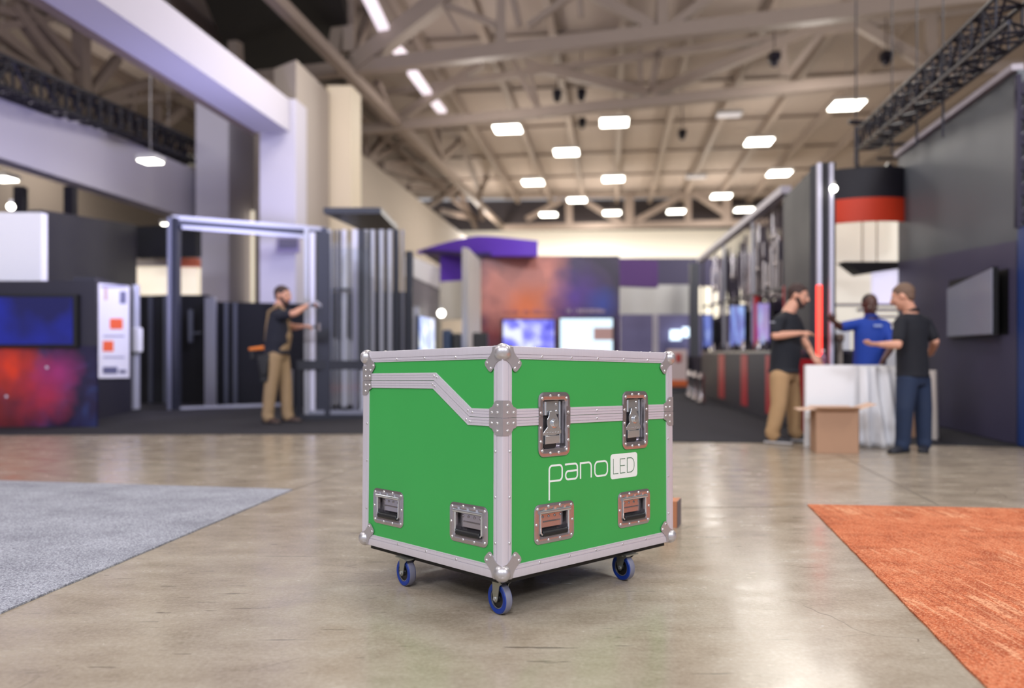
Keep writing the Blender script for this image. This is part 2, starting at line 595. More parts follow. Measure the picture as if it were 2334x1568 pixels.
for fn, path, ru, rl in (
        (fR, [(.046, SM), (.1885, SM)], [], []),
        (fR, [(.3695, SM), (.7095, SM)], [(.538, .615)], [(.538, .581)]),
        (fR, [(.8905, SM), (CW - .046, SM)], [], []),
        (fL, [(.046, SM), (.186, SM), (.41, SH), (CL - .046, SH)], [(.409, .7581), (.3917, .752), (.1936, .622), (.167, .6163)], [(.4185, .7231), (.4036, .7141), (.2046, .587), (.1812, .5792)]),
        (fRt, [(.046, SM), (.186, SM), (.41, SH), (CL - .046, SH)], [], []),
        (fBk, [(.046, SH), (CW - .046, SH)], [], [])):
    seam_strip(fn, path, 1, ru)
    seam_strip(fn, path, -1, rl)

CP = [(0, 0), (.050, 0), (.053, .016), (.062, .030), (.078, .044), (.090, .052), (.0945, .060), (.092, .070), (.080, .083), (.070, .092), (.060, .0945), (.052, .090), (.044, .078), (.030, .062), (.016, .053), (0, .050)]


def ball_corner(c, a, b, d):
    mb = MB()
    c = V(c)
    for x, y, n in ((a, b, d), (b, d, a), (d, a, b)):
        mb.cur = 0
        mb.prism([c + x * p + y * q - n * .0036 for p, q in CP], -n * .0024)
        mb.cur = 2
        for p, q in ((.081, .060), (.060, .081)):
            mb.rivet(c + x * p + y * q - n * .006, -n, .0062)
    mb.cur = 1
    mb.ball(c + (a + b) * .0095 + d * .0200, .0330, n=28, m=18)
    mb.build('ball_corner', [M_alu_d, M_ball, M_riv], case, 40)


for x in (0, 1):
    for y in (0, 1):
        for z in (0, 1):
            ball_corner((x * CW, y * CL, z * CH), X3 * (1 - 2 * x), Y3 * (1 - 2 * y), Z3 * (1 - 2 * z))

BP = [(0, .0012), (.066, .0012), (.068, .004), (.068, .033), (.063, .038), (.052, .041), (.045, .050), (.037, .061), (.026, .066), (0, .066)]


def seam_bracket(c, a, b):
    for sg in (1, -1):
        mb = MB()
        for x, n in ((a, b), (b, a)):
            mb.cur = 0
            mb.prism([V(c) + x * p + Z3 * (q * sg) - n * .0038 for p, q in [(-.004, .0012)] + BP[1:-1] + [(-.004, .066)]], -n * .0024)
            mb.cur = 1
            for p, q in ((.022, .020), (.022, .048), (.053, .020)):
                mb.rivet(V(c) + x * p + Z3 * (q * sg) - n * .0062, -n, .0062)
        mb.build('upper_corner_bracket' if sg > 0 else 'lower_corner_bracket', [M_alu_d, M_riv], case, 40)


seam_bracket((0, 0, SM), X3, Y3)
seam_bracket((CW, 0, SM), -X3, Y3)
seam_bracket((0, CL, SH), X3, -Y3)
seam_bracket((CW, CL, SH), -X3, -Y3)


def dish(mb, fn, cx, cz, w, h, r, iw, ih, ir, dx, dz, depth, n0=.0030):
    o = rrect(cx, cz, w, h, r)
    o2 = rrect(cx, cz, w - .003, h - .003, r - .001)
    i1 = rrect(cx + dx, cz + dz, iw, ih, ir)
    i2 = rrect(cx + dx, cz + dz, iw - .005, ih - .005, max(ir - .002, .003))
    i3 = rrect(cx + dx, cz + dz, iw - .014, ih - .014, max(ir - .005, .003))
    mb.rings([[fn(a, b, 0.0002) for a, b in o], [fn(a, b, n0 - .0008) for a, b in o], [fn(a, b, n0) for a, b in o2], [fn(a, b, n0) for a, b in i1], [fn(a, b, n0 - .002) for a, b in i2], [fn(a, b, -depth) for a, b in i3]], caps=False)
    n = len(i3)
    mb.add([fn(a, b, -depth) for a, b in i3], [tuple(range(n))])


def handle(fn, cx, cz):
    nrm = fn(0, 0, 1) - fn(0, 0, 0)
    mb = MB()
    w, h = .229, .154
    dish(mb, fn, cx, cz, w, h, .026, .168, .094, .010, 0, -.002, .03)
    mb.cur = 1
    for a, b in ((-.097, .060), (-.036, .066), (.030, .066), (.097, .060), (-.103, 0), (.103, 0), (-.097, -.060), (-.036, -.064), (.030, -.064), (.097, -.060)):
        mb.rivet(fn(cx + a, cz + b, .003), nrm, .0062)
    hd = mb.build('recessed_handle', [M_chrome_r, M_riv], case, 40)
    mb = MB()
    zt = cz + .046
    for x in (-.055, 0, .055):               # pressed tabs holding the hinge rod
        mb.box(fn(cx + x, zt + .009, .0045), (.012, .012, .003) if fn is fR else (.003, .012, .012), (X3, Z3, Y3) if fn is fR else (X3, Z3, Y3))
    mb.cyl(fn(cx - .088, zt, .0035), fn(cx + .088, zt, .0035), .0075, n=14)
    mb.build('hinge_tube', M_chrome, hd)
    mb = MB()
    pa = [(-.080, zt - .002), (-.080, zt - .040), (-.079, cz - .034), (-.072, cz - .040), (-.058, cz - .040)]
    mb.tube([fn(cx - a, b, .003) for a, b in pa] + [fn(cx + a, b, .003) for a, b in reversed(pa)], .0043)
    mb.build('handle_bail', M_chrome, hd)
    mb = MB()
    mb.lathe([(.009, 0), (.0118, .002), (.0122, .07), (.0118, .138), (.009, .14)], fn(cx - .07, cz - .038, .001), fn(1, 0) - fn(0, 0), 18)
    mb.build('handle_grip', M_rubber, hd)
    mb = MB()
    mb.prism([fn(cx + a, cz + b, -.017) for a, b in ((-.068, .040), (.068, .040), (.066, -.018), (-.066, -.018))], nrm * .002)
    mb.tube([fn(cx - .048, cz + .004, -.0145), fn(cx + .048, cz + .004, -.0145)], .0026, 8)
    for a in (-.050, -.016, .018, .052):
        mb.rivet(fn(cx + a, cz + .024, -.015), nrm, .0055)
    mb.build('spring_cover', M_chrome_r, hd)


for c in hR:
    handle(fR, *c)
for c in hL:
    handle(fL, *c)


def latch(cx, cz):
    fn = lambda a, b, n=0.0: fR(cx - .279 + a, cz - .566 + b, n)
    nrm = V((0, -1, 0))
    W2 = lambda x, y: (.2853 + (x - 565) * .000285, .5695 - (y - 735) * .000197)
    mb = MB()
    dish(mb, fn, .279, .566, .182, .254, .030, .134, .198, .012, 0, 0, .024, .0048)
    mb.cur = 1
    for a, b in ((-.070, .103), (-.024, .113), (.024, .113), (.070, .103), (-.070, -.103), (-.024, -.113), (.024, -.113), (.070, -.103), (-.079, .046), (.079, .046), (-.079, -.012), (.079, -.012), (-.079, -.066), (.079, -.066)):
        mb.rivet(fn(.279 + a, .566 + b, .0054 if abs(a) > .075 else .0048), nrm, .0064)
    mb.cur = 0
    for sg in (1, -1):                        # overlapping side tabs where lid and body dishes meet
        for z0, z1 in ((.5995, .636), (.560, .5965)):
            mb.hexa([fn(.279 + sg * a, b, n) for n in (.0046, .0058) for a, b in ((.068, z0), (.0915, z0), (.0915, z1), (.068, z1))])
    L = mb.build('butterfly_latch', [M_chrome_r, M_riv], case, 40)
    mb = MB()
    q = [W2(*t) for t in ((315, 305), (690, 285), (690, 560), (315, 575))]
    mb.prism([fn(a, b, -.016) for a, b in q], nrm * .002)
    a0, a1 = W2(405, 300), W2(405, 570)
    mb.cyl(fn(*a0, -.012), fn(*a1, -.012), .0085, n=14)
    a0, a1 = W2(720, 300), W2(720, 1150)
    mb.tube([fn(*a0, -.018), fn(*a1, -.018)], .006, 8)
    for t in ((345, 375), (340, 505), (640, 355), (640, 500)):
        mb.rivet(fn(*W2(*t), -.014), nrm, .006)
    mb.build('keeper_plate', M_chrome, L)
    mb = MB()
    out = [(480, 492), (600, 492), (605, 545), (632, 610), (665, 700), (672, 790), (690, 850), (715, 895), (712, 950), (560, 985), (345, 972), (348, 935), (385, 880), (440, 810), (428, 740), (432, 660), (468, 585)]
    mb.prism([fn(*W2(*t), -.009) for t in out], nrm * .004)
    for k in range(5):                        # raised pressings on the wing
        a = W2(430 + 55 * k, 925 - 6 * (k % 2))
        mb.tube([fn(a[0] - .006, a[1] - .001, -.0045), fn(a[0] + .006, a[1] + .002, -.0045)], .0013, 6)
    mb.build('hook_plate', M_chrome, L, bevel=.0008)
    mb = MB()
    mb.lathe([(.0195, -.005), (.0195, -.003), (.015, -.0025), (.015, .0035), (.0135, .005), (.002, .0052)], fn(*W2(565, 735), 0), nrm, 24)
    mb.build('turn_knob', M_chrome, L)
    mb = MB()
    mb.prism([fn(*W2(*t), -.018) for t in ((380, 985), (670, 985), (670, 1140), (380, 1150))], nrm * .0165)
    mb.build('twist_handle', M_chrome, L, bevel=.0012)
    mb = MB()
    mb.prism([fn(*W2(*t), -.020) for t in ((360, 1150), (612, 1145), (605, 1215), (570, 1240), (400, 1245), (362, 1215))], nrm * .015)
    mb.build('rubber_stop', M_rubber, L, bevel=.001)


for c in lat:
    latch(*c)


def stroke(mb, fn, path, w, n0, n1, closed=False):
    path = [V(p) for p in path]
    k = len(path)
    rs = []
    for i, p in enumerate(path):
        a = (p - path[i - 1]) if (i or closed) else None
        b = (path[(i + 1) % k] - p) if (i < k - 1 or closed) else None
        a = (a or b).normalized()
        b = (b or a).normalized()
        na, nb = V((-a[1], a[0])), V((-b[1], b[0]))
        m = (na + nb).normalized()
        m = m / max(m.dot(na), .4)
        l, r = p + m * w / 2, p - m * w / 2
        rs.append([fn(l[0], l[1], n0), fn(l[0], l[1], n1), fn(r[0], r[1], n1), fn(r[0], r[1], n0)])
    if closed:
        rs.append(rs[0])
    mb.rings(rs, caps=not closed)


lg = MB()
SW = .0076
stroke(lg, fR, round_path([(.2520, .2668), (.2520, .4020), (.3268, .4020), (.3268, .3410), (.2560, .3410)], .017), SW, .0002, .0009)
stroke(lg, fR, round_path([(.3436, .4010), (.4183, .4010), (.4183, .3400), (.3475, .3400), (.3475, .3735), (.4143, .3735)], .0155), SW, .0002, .00085)
stroke(lg, fR, round_path([(.4374, .3363), (.4374, .4000), (.5044, .4000), (.5044, .3363)], [0, 0, .018, 0]), SW, .0002, .0009)
stroke(lg, fR, round_path([(.5275, .3385), (.6095, .3385), (.6095, .3988), (.5275, .3988)], .020, True), SW, .0002, .0009, True)
lg.build('logo_lettering', M_white_ink, case, 0)
lg = MB()
lg.prism([fR(a, b, .0002) for a, b in rrect(.7227, .3702, .185, .1065, .014)], (0, -.0007, 0))
lg.cur = 1
stroke(lg, fR, [(.6490, .4034), (.6490, .3392), (.6825, .3392)], .0030, .0009, .0013)
stroke(lg, fR, [(.7296, .4002), (.6953, .4002), (.6953, .3392), (.7296, .3392)], .0030, .0009, .0013)
stroke(lg, fR, [(.6953, .3708), (.7280, .3708)], .0028, .0009, .0013)
stroke(lg, fR, round_path([(.7435, .3390), (.7927, .3390), (.7927, .4012), (.7435, .4012)], [0, .026, .026, 0], True), .0034, .0009, .0013, True)
lg.build('logo_badge', [M_white_ink, M_green_ink], case, 0)

sk = MB()
a0 = .030
sk.box((CW / 2, CL / 2, -.006), (CW - 2 * a0, CL - 2 * a0, .012))
for p, q in (((a0, a0), (CW - a0, a0)), ((a0, a0), (a0, CL - a0)), ((CW - a0, a0), (CW - a0, CL - a0)), ((a0, CL - a0), (CW - a0, CL - a0))):
    c = V(((p[0] + q[0]) / 2, (p[1] + q[1]) / 2, -.0185))
    sk.box(c, (max(q[0] - p[0], .012), max(q[1] - p[1], .012), .0135))
sk.build('skid_base', M_skid, case, 30)


def caster(x, y, R=.060, ztop=.128, ang=None):
    n = V((-.80, -.60, 0)) if ang is None else V((math.cos(ang), math.sin(ang), 0))
    t = V((-n[1] * 1, n[0], 0))
    t = V((.60, -.80, 0)) if ang is None else t
    c = V((x, y, R))
    w = .034
    mb = MB()
    mb.box(V((x, y, ztop - .003)) + t * .012, (.075, .085, .005), (n, t, Z3))
    mb.cyl(V((x, y, ztop - .014)) + t * .012, V((x, y, ztop - .005)) + t * .012, .026, n=20)
    zt = ztop - .006
    for sg in (1, -1):
        b = c + n * (sg * (w / 2 + .003))
        pr = [(-.020, zt - R), (.046, zt - R), (.040, zt - R - .007), (.026, zt - R - .018), (.018, .018), (.013, -.004), (.006, -.013), (-.004, -.014), (-.012, -.006), (-.017, .012)]
        mb.prism([b + t * p + Z3 * q for p, q in pr], n * (sg * .003))
    cs = mb.build('caster', M_zinc, case, 40, xf=CI)
    mb = MB()
    h = w / 2
    mb.lathe([(R * .66, -h + .001), (R * .70, -h), (R * .93, -h), (R * .985, -h + .004)], c, n, 40, False)
    mb.lathe([(R * .66, h - .001), (R * .70, h), (R * .93, h), (R * .985, h - .004)], c, n, 40, False)
    mb.cur = 1
    mb.lathe([(R * .6, -h + .0035), (R * .985, -h + .0035), (R, -h + .007), (R, h - .007), (R * .985, h - .0035), (R * .6, h - .0035)], c, n, 40, False)
    mb.build('wheel_tyre', [M_blue, M_tread], cs, 40, xf=CI)
    mb = MB()
    mb.lathe([(.001, -h + .004), (R * .22, -h + .002), (R * .25, -h + .007), (R * .60, -h + .007), (R * .67, -h + .0012), (R * .67, h - .0012), (R * .60, h - .007), (R * .25, h - .007), (R * .22, h - .002), (.001, h - .004)], c, n, 32)
    mb.build('wheel_hub', M_hub, cs, 30, xf=CI)
    mb = MB()
    mb.cyl(c - n * (h + .009), c + n * (h + .009), .0035, n=12)
    for sg in (1, -1):
        mb.cyl(c + n * (sg * (h + .006)), c + n * (sg * (h + .0115)), .0078, n=6)
    mb.build('axle_bolt', M_chrome, cs, xf=CI)


caster(-.046, 3.035, .0605, .138)
caster(.492, 3.488, .0575, .123)
caster(-.456, 3.403, .0585, .127)
caster(.085, 3.86, .050, .108, math.radians(160))

# ------------------------------------------------------------------ floor, carpets
M_floor = floor_material()
fl = MB().box((0, 27, -.05), (90, 70, .1)).build('floor', M_floor, smooth=0)
tag(fl, 'polished grey brown concrete floor with scuffs', kind='structure')


def slab(name, pts, h, m, **k):
    mb = MB().prism([V((p[0], p[1], 0.0005)) for p in pts], (0, 0, h))
    return tag(mb.build(name, m, smooth=0), **k)


M_gc = carpet_material('grey_carpet_pile', [(106, 106, 118), (150, 152, 163), (176, 178, 190), (206, 208, 220)])
M_oc = carpet_material('orange_carpet_pile', [(158, 76, 50), (200, 108, 72), (214, 134, 98), (232, 172, 134)], stripes=0.06)


def edge_pts(p, q, n=60, amp=.004):
    p, q = V(p), V(q)
    nr = V((-(q - p)[1], (q - p)[0], 0)).normalized()
    return [p.lerp(q, i / n) + nr * (amp * (noise.noise(p.lerp(q, i / n) * 9) + .5 * noise.noise(p.lerp(q, i / n) * 40))) for i in range(n + 1)]


g1, g2, g3 = G(668, 1117), G(0, 1400), G(-900, 1780)
slab('grey_carpet', edge_pts(g1, g2) + [V((-4.5, .6, 0)), V((-5.5, 6.1, 0)), G(0, 1097)], .008, M_gc, label='grey speckled carpet lying on the concrete left of the green case', cat='carpet')
o1, o2 = G(1841, 1152), G(2245, 1568)
slab('orange_carpet', edge_pts(o1, o2) + [G(2420, 1760), V((5, 1.2, 0)), V((7.5, 5.0, 0)), G(2900, 1172)], .008, M_oc, label='orange carpet with streaked tile pattern lying on the concrete, right of the green case', cat='carpet')
slab('booth_carpet', [G(-500, 994), G(300, 991), G(830, 990), G(1120, 990), XY(1150, 14), XY(1150, 24), V((-14, 26, 0)), V((-14, 10, 0))], .012, M_jcarpet, label='charcoal carpet under the left booths and the aluminium frame', cat='carpet')
slab('booth_carpet', [G(1330, 1006), G(2020, 1012), G(2334, 1020), V((11, 8.4, 0)), V((11, 30, 0)), XY(1330, 30)], .011, M_jcarpet, label='charcoal aisle carpet under the red striped counter and the three standing men', cat='carpet')
# saw-cut joints in the slab
jm = mat('joint_filler', (104, 95, 84), 0.5)
for i, (p, q) in enumerate((((1895, 1028), (2140, 1152)), ((1500, 1158), (1841, 1154)), ((668, 1117), (900, 1035)), ((700, 1128), (860, 1124)))):
    a, b = G(*p), G(*q)
    nr = V((-(b - a)[1], (b - a)[0], 0)).normalized() * .006
    mb = MB().prism([a - nr + Z3 * .0002, b - nr + Z3 * .0002, b + nr + Z3 * .0002, a + nr + Z3 * .0002], (0, 0, .0006))
    tag(mb.build('trim_%d' % (i + 1), jm, smooth=0), kind='structure')
# ------------------------------------------------------------------ the hall
AX = V((0.1267, 1.0, 0)).normalized()         # the hall's long axis
TX = V((AX[1], -AX[0], 0))


def lon(px, py, x0):                          # pixel -> point on the lengthwise vertical plane x = x0 + .1267 y
    k = (px - CX) / F
    return P(px, py, x0 / (k - 0.1267))


def planexy(a, b):                            # pixel -> point on a vertical plane through two plan points
    (x1, y1), (x2, y2) = a, b

    def fn(px, py):
        k = (px - CX) / F                     # x = k d ; on the line
        m = (x2 - x1) / (y2 - y1)
        return P(px, py, (x1 - m * y1) / (k - m))
    return fn


def wallp(mb, a, b, z0, z1a, z1b=None, t=.1, side=1):     # upright panel between plan points a and b, thickness away from the camera
    z1b = z1a if z1b is None else z1b
    a, b = V((a[0], a[1], 0)), V((b[0], b[1], 0))
    n = V((-(b - a)[1], (b - a)[0], 0)).normalized() * (t * side)
    q = [a, b, b + n, a + n]
    zt = [z1a, z1b, z1b, z1a]
    return mb.hexa([p + Z3 * z0 for p in q] + [p + Z3 * z for p, z in zip(q, zt)])


def struct(mb, name, m, smooth=0):
    return tag(mb.build(name, m, smooth=smooth), kind='structure')


def lon_xy(x0, d):
    return (x0 + .1267 * d, d)


# ceiling deck, joists, end walls
CZ = 11.0
struct(MB().prism([V((-22, -8, CZ)), V((20, -8, CZ)), V((24, 51, CZ)), V((-22, 51, CZ))], (0, 0, .2)), 'ceiling', mat('roof_deck', (176, 162, 152), 0.8, 0, 0.08, 0.6))
a, b = (-20, 52.6), (26, 50.4)
struct(wallp(MB(), a, b, 0, 9.0, t=.3), 'wall_back', M_cream)
struct(wallp(MB(), (a[0], a[1] + .02), (b[0], b[1] + .02), 9.0, CZ, t=.3), 'wall_back_upper', mat('dark_clerestory', (74, 68, 72), 0.6))
struct(wallp(MB(), lon_xy(-8.6, 19), lon_xy(-8.6, 52.5), 0, 7.6, t=-.3), 'wall_left', mat('tan_partition', (150, 138, 126), 0.8, 0, .03, .4))
struct(wallp(MB(), (-16, 2), (-16, 40), 0, CZ, t=-.2), 'wall_far_left', mat('dim_outer_wall', (120, 108, 98), 0.8))
struct(wallp(MB(), (15.5, 2), (19.5, 52), 0, CZ, t=.2), 'wall_right', mat('dim_outer_wall', (120, 108, 98), 0.8))
struct(wallp(MB(), (-16.2, 38), (-9.5, 42), 0, CZ, t=.2), 'wall_far_left_end', M_cream)
for i in range(9):
    x0 = -6.0 + i * 2.1
    mb = MB().bar(V((*lon_xy(x0, 16), CZ - .22)), V((*lon_xy(x0, 50.5), CZ - .22)), .22, .42)
    struct(mb, 'ceiling_joist', M_tan)
for i in range(5):
    x0 = -20 + i * 2.6
    mb = MB().bar(V((*lon_xy(x0, 8), CZ - .22)), V((*lon_xy(x0, 40), CZ - .22)), .2, .4)
    struct(mb, 'ceiling_joist', M_tan_d)
for d in (24, 29, 34, 39, 44):
    struct(MB().bar(V((-6, d + 1.5, CZ - .08)), V((17, d - 1.6, CZ - .08)), .06, .08), 'ceiling_purlin', M_tan_d)

# roof trusses across the hall
T1 = planexy((-4.4, 21.6), (10.8, 17.2))
T2 = planexy((-3.86, 26.5), (11.7, 21.9))
T3 = planexy((-3, 49.0), (14, 47.6))
LT = lambda px, py: lon(px, py, -7.1)


def truss(pl, chords, webs, m=M_tan):
    mb = MB()
    root = empty('roof_truss', (0, 0, 0), kind='structure')
    mb = MB()
    for (x1, y1, x2, y2, w) in chords:
        a, b = pl(x1, y1), pl(x2, y2)
        mb.bar(a, b, w, w)
    mb.build('chord', m, root, 0)
    mb = MB()
    for q in webs:
        x1, y1, x2, y2, w = q
        mb.bar(pl(x1, y1), pl(x2, y2), w, w)
    mb.build('web_member', m, root, 0)
    return root


truss(T1, [(570, 182, 2420, -28, .34)],
      [(1142, 118, 1142, -60, .24), (1010, 10, 1132, 58, .16), (1165, -20, 1185, 60, .16), (1205, 60, 1330, -30, .16), (1508, 72, 1508, -60, .26), (1330, -22, 1490, 62, .24),
       (1522, 66, 1640, -20, .2), (815, 145, 1030, -20, .45), (762, 140, 790, -30, .34), (796, 120, 796, -30, .3), (1322, -20, 1325, 40, .12), (540, 165, 530, -20, .3), (1010, 10, 1050, 80, .08), (1012, 12, 905, 100, .0001)])
truss(T2, [(740, 304, 2480, 136, .3), (740, 232, 2480, -14, .2)],
      [(1170, 138, 1235, 268, .16), (1200, 135, 1232, 262, .12), (1205, 150, 1478, 212, .28), (1458, 110, 1462, 210, .12), (1505, 105, 1484, 212, .2), (1488, 212, 1890, 52, .28), (1785, 92, 1787, 172, .2),
       (1795, 172, 1892, 52, .18), (1938, 45, 2122, 152, .28), (2122, 30, 2124, 152, .28), (1100, 145, 912, 268, .25), (2134, 150, 2334, 60, .24)])
truss(T3, [(1150, 519, 1760, 506, .34), (1150, 449, 1760, 436, .25)],
      [(1296, 450, 1298, 516, .42), (1338, 462, 1420, 512, .3), (1434, 445, 1434, 512, .5), (1440, 510, 1560, 442, .34), (1568, 440, 1568, 510, .34), (1578, 438, 1652, 486, .34), (1655, 440, 1655, 508, .5), (1200, 500, 1280, 456, .3)])
truss(LT, [(560, -70, 905, 278, .26), (905, 278, 1152, 524, .26), (845, -10, 1135, 424, .22)],
      [(905, 278, 1010, 240, .2), (972, 282, 1005, 358, .25), (1005, 365, 1050, 322, .22), (1000, 284, 1000, 355, .2), (1052, 330, 1092, 430, .2), (1094, 440, 1112, 400, .22), (1092, 440, 1100, 500, .2), (890, 265, 858, 188, .22), (848, 10, 800, 150, .22)])
# lower bracing left of the lengthwise truss
LB = lambda px, py: lon(px, py, -8.9)
truss(LB, [(800, 250, 1140, 548, .2)],
      [(832, 370, 892, 294, .22), (840, 368, 925, 322, .2), (868, 380, 1008, 420, .28), (834, 294, 836, 360, .12), (930, 428, 1010, 432, .25), (975, 470, 1050, 420, .25), (1000, 480, 1090, 500, .25), (1048, 440, 1085, 520, .25), (870, 376, 940, 372, .25)], M_tan_d)
# trusses over the left hall
LL = lambda px, py: lon(px, py, -13.5)
truss(LL, [(-60, 96, 445, 345, .25), (-60, -60, 700, 330, .2)],
      [(185, 60, 188, 212, .32), (25, 10, 155, 188, .24), (205, 212, 268, 132, .22), (225, 228, 345, 186, .22), (230, 236, 425, 214, .2), (-10, 70, 110, 162, .22), (350, 300, 415, 250, .25), (60, 20, 175, 150, .2), (300, 255, 300, 200, .16), (360, 280, 358, 240, .16), (-10, 20, 90, 48, .16), (0, 60, 130, 40, .16)], M_tan_d)

# columns and beams
mb = MB()
a, b = XY(592, 16.0), XY(674, 16.0)
c, d = XY(699, 16.6), XY(618, 16.7)
mb.hexa([p for p in (a, b, c, d)] + [p + Z3 * 6.15 for p in (a, b, c, d)])
struct(mb, 'column', M_lav)
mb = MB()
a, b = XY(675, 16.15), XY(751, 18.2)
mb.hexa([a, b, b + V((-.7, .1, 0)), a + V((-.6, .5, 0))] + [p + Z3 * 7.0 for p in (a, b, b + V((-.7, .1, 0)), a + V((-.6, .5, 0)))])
struct(mb, 'column', M_taupe)  # darker taupe box puts the shaded side of the near column into colour
mb = MB()
a, b = XY(745, 18.3), XY(801, 18.3)
mb.hexa([a, b, b + AX * .7, a + AX * .7] + [p + Z3 * 7.2 for p in (a, b, b + AX * .7, a + AX * .7)])
struct(mb, 'column', mat('cream_plaster', (214, 198, 172), 0.7, 0, .03, .5))
mb = MB()
a, b = XY(446, 20.0), XY(521, 20.0)
c, d = XY(582, 21.6), XY(515, 21.8)
mb.hexa([p for p in (a, b, c, d)] + [p + Z3 * 7.6 for p in (a, b, c, d)])
struct(mb, 'column', M_lav)
mb = MB()                                       # deep plastered beam running to the near column
e0, e1 = P(583, 302, 15.9), P(660, 300, 15.9)
u0, u1 = P(583, 248, 15.9), P(634, 226, 15.9)
off = AX * -11.5
mb.hexa([e0, e1, e1 + off, e0 + off, u0, u1 + V((.22, 0, 0)), u1 + V((.22, 0, 0)) + off, u0 + off])
struct(mb, 'ceiling_beam', M_lav)
struct(MB().bar(e0 + V((-.05, 0, -.02)), e0 + off + V((-.05, 0, -.02)), .12, .06), 'trim_11', M_tan_d)
mb = MB()                                       # pale fascia over the left booths
pa, pb = lon_xy(-11.2, 8), lon_xy(-11.2, 21.0)
wallp(mb, pa, pb, 4.45, 5.75, t=-.4)
struct(mb, 'ceiling_beam', M_lav)
struct(MB().hexa([P(432, 700, 21.2), P(448, 700, 21.2), P(448, 700, 21.6), P(432, 700, 21.6), P(432, 380, 21.2), P(448, 380, 21.2), P(448, 380, 21.6), P(432, 380, 21.6)]), 'column', M_taupe)
# black slab standing in for the unlit roof cavity behind the first bay
struct(MB().prism([V((-7.6, 19.2, 9.9)), V((-4.2, 19.2, 9.9)), V((-5.0, 26, 9.9)), V((-9.0, 26, 9.9))], (0, 0, .6)), 'unlit_cavity_slab', mat('cavity_shade_black', (20, 18, 20), 0.7))

# ------------------------------------------------------------------ lamps
lampg = 'square high bay lamps under the hall ceiling'


def lamp_at(px, py, z=8.8, w=.9, k=.9, label=None, group=lampg, on=True, turn=AX):
    p = P(px, py, F * (z - 1) / (HZ - py))
    root = empty('high_bay_lamp', p, label, 'lamp', group)
    tx = V((turn[1], -turn[0], 0))
    mb = MB().box((0, 0, .05), (w + .06, k + .06, .10), (tx, turn, Z3))
    mb.cyl((0, 0, .1), (0, 0, CZ - z - .1), .006, n=6)
    mb.build('lamp_housing', M_lampcase, root, 0)
    MB().box((0, 0, -.012), (w, k, .024), (tx, turn, Z3)).build('lamp_diffuser', M_lamp if on else mat('faint_glow_diffuser', (205, 200, 204), .4, emit=(215, 210, 218), estr=.35), root, 0)  # fixtures that are off still get a faint glow painted in
    return root


for x, y, lab in ((1157, 294, 'lit square ceiling lamp, leftmost of the nearest row over the aisle'), (1400, 279, 'lit square ceiling lamp in the nearest row, almost above the right latch of the case'),
                  (1930, 240, 'lit ceiling lamp closest to the black overhead truss on the right'), (1291, 347, 'lit ceiling lamp below and between the two nearest left ones'),
                  (1730, 323, 'lit ceiling lamp left of the black truss end, second highest on the right'), (1215, 416, 'lit ceiling lamp, leftmost of the middle row'),
                  (1398, 408, 'lit ceiling lamp in the middle row directly under the nearer one in line'), (1776, 395, 'lit ceiling lamp just above the tall black panel with white edges'),
                  (1315, 456, 'lit ceiling lamp between the middle and the farthest row, left side'), (1644, 447, 'lit ceiling lamp over the far end of the rod display, upper one'),
                  (1250, 489, 'lit ceiling lamp, leftmost of the farthest row above the cream wall'), (1395, 485, 'lit ceiling lamp, second from the left in the farthest row'),
                  (1541, 482, 'lit ceiling lamp, third from the left in the farthest row'), (1696, 478, 'lit ceiling lamp, rightmost of the farthest row, touching the rod display rail')):
    lamp_at(x, y, label=lab)
lamp_at(1662, 262, 9.3, .8, .5, 'unlit pale ceiling fixture between the two right nearest lit lamps', 'unlit ceiling fixtures', False)
lamp_at(1586, 404, 9.3, .9, .5, 'unlit pale ceiling fixture beside the middle row of lamps', 'unlit ceiling fixtures', False)
for x, y, z, w, lab in ((343, 367, 4.9, .36, 'oval lit lamp in front of the pale fascia beam, left hall'), (8, 408, 4.9, .42, 'lit lamp at the left border under the pale fascia beam'),
                        (384, 511, 4.4, .26, 'small lit lamp at the top left corner of the aluminium doorway frame'), (865, 489, 6.9, .62, 'lit lamp above the dark canopy plate of the rod rack'),
                        (931, 524, 6.9, .72, 'lit lamp right of the dark canopy plate, before the purple arch')):
    lamp_at(x, y, z, w, w * .9, lab, 'lit lamps over the left booths')
for i, (x, y, d, lab) in enumerate(((583, 448, 24, 'small round lamp in the gap between the two big columns, upper'), (590, 487, 24, 'small round lamp in the gap between the two big columns, lower'), (25, 471, 12, 'small round lamp above the white sign at the left border'),
                                    (1900, 430, 9.6, 'small round lamp at the upper right edge of the white edged black panel'), (1006, 714, 17, 'round glowing lamp before the cream stand under the purple canopy'))):
    root = empty('globe_lamp', P(x, y, d), lab, 'lamp', 'small round lamps')
    r = d * 8 / F
    MB().ball((0, 0, 0), r).build('lamp_globe', M_lamp, root)
    MB().cyl((0, 0, r * .9), (0, 0, r * 2), r * .5).build('lamp_socket', M_lampcase, root)
mw = mat('strip_lamp', (235, 225, 235), .4, emit=(240, 226, 236), estr=.9)
for i, (x1, y1, x2, y2) in enumerate(((838, -10, 878, 72), (896, 104, 926, 134), (940, 165, 974, 212), (990, 232, 1008, 254))):
    mb = MB().bar(lon(x1, y1, -6.1), lon(x2, y2, -6.1), .3, .12)
    tag(mb.build('strip_light', mw, smooth=0), 'white strip fixture in the broken line beside the big roof truss, ' + ('nearest', 'second', 'third', 'farthest')[i] + ' of four', 'strip light', 'white strip fixtures')
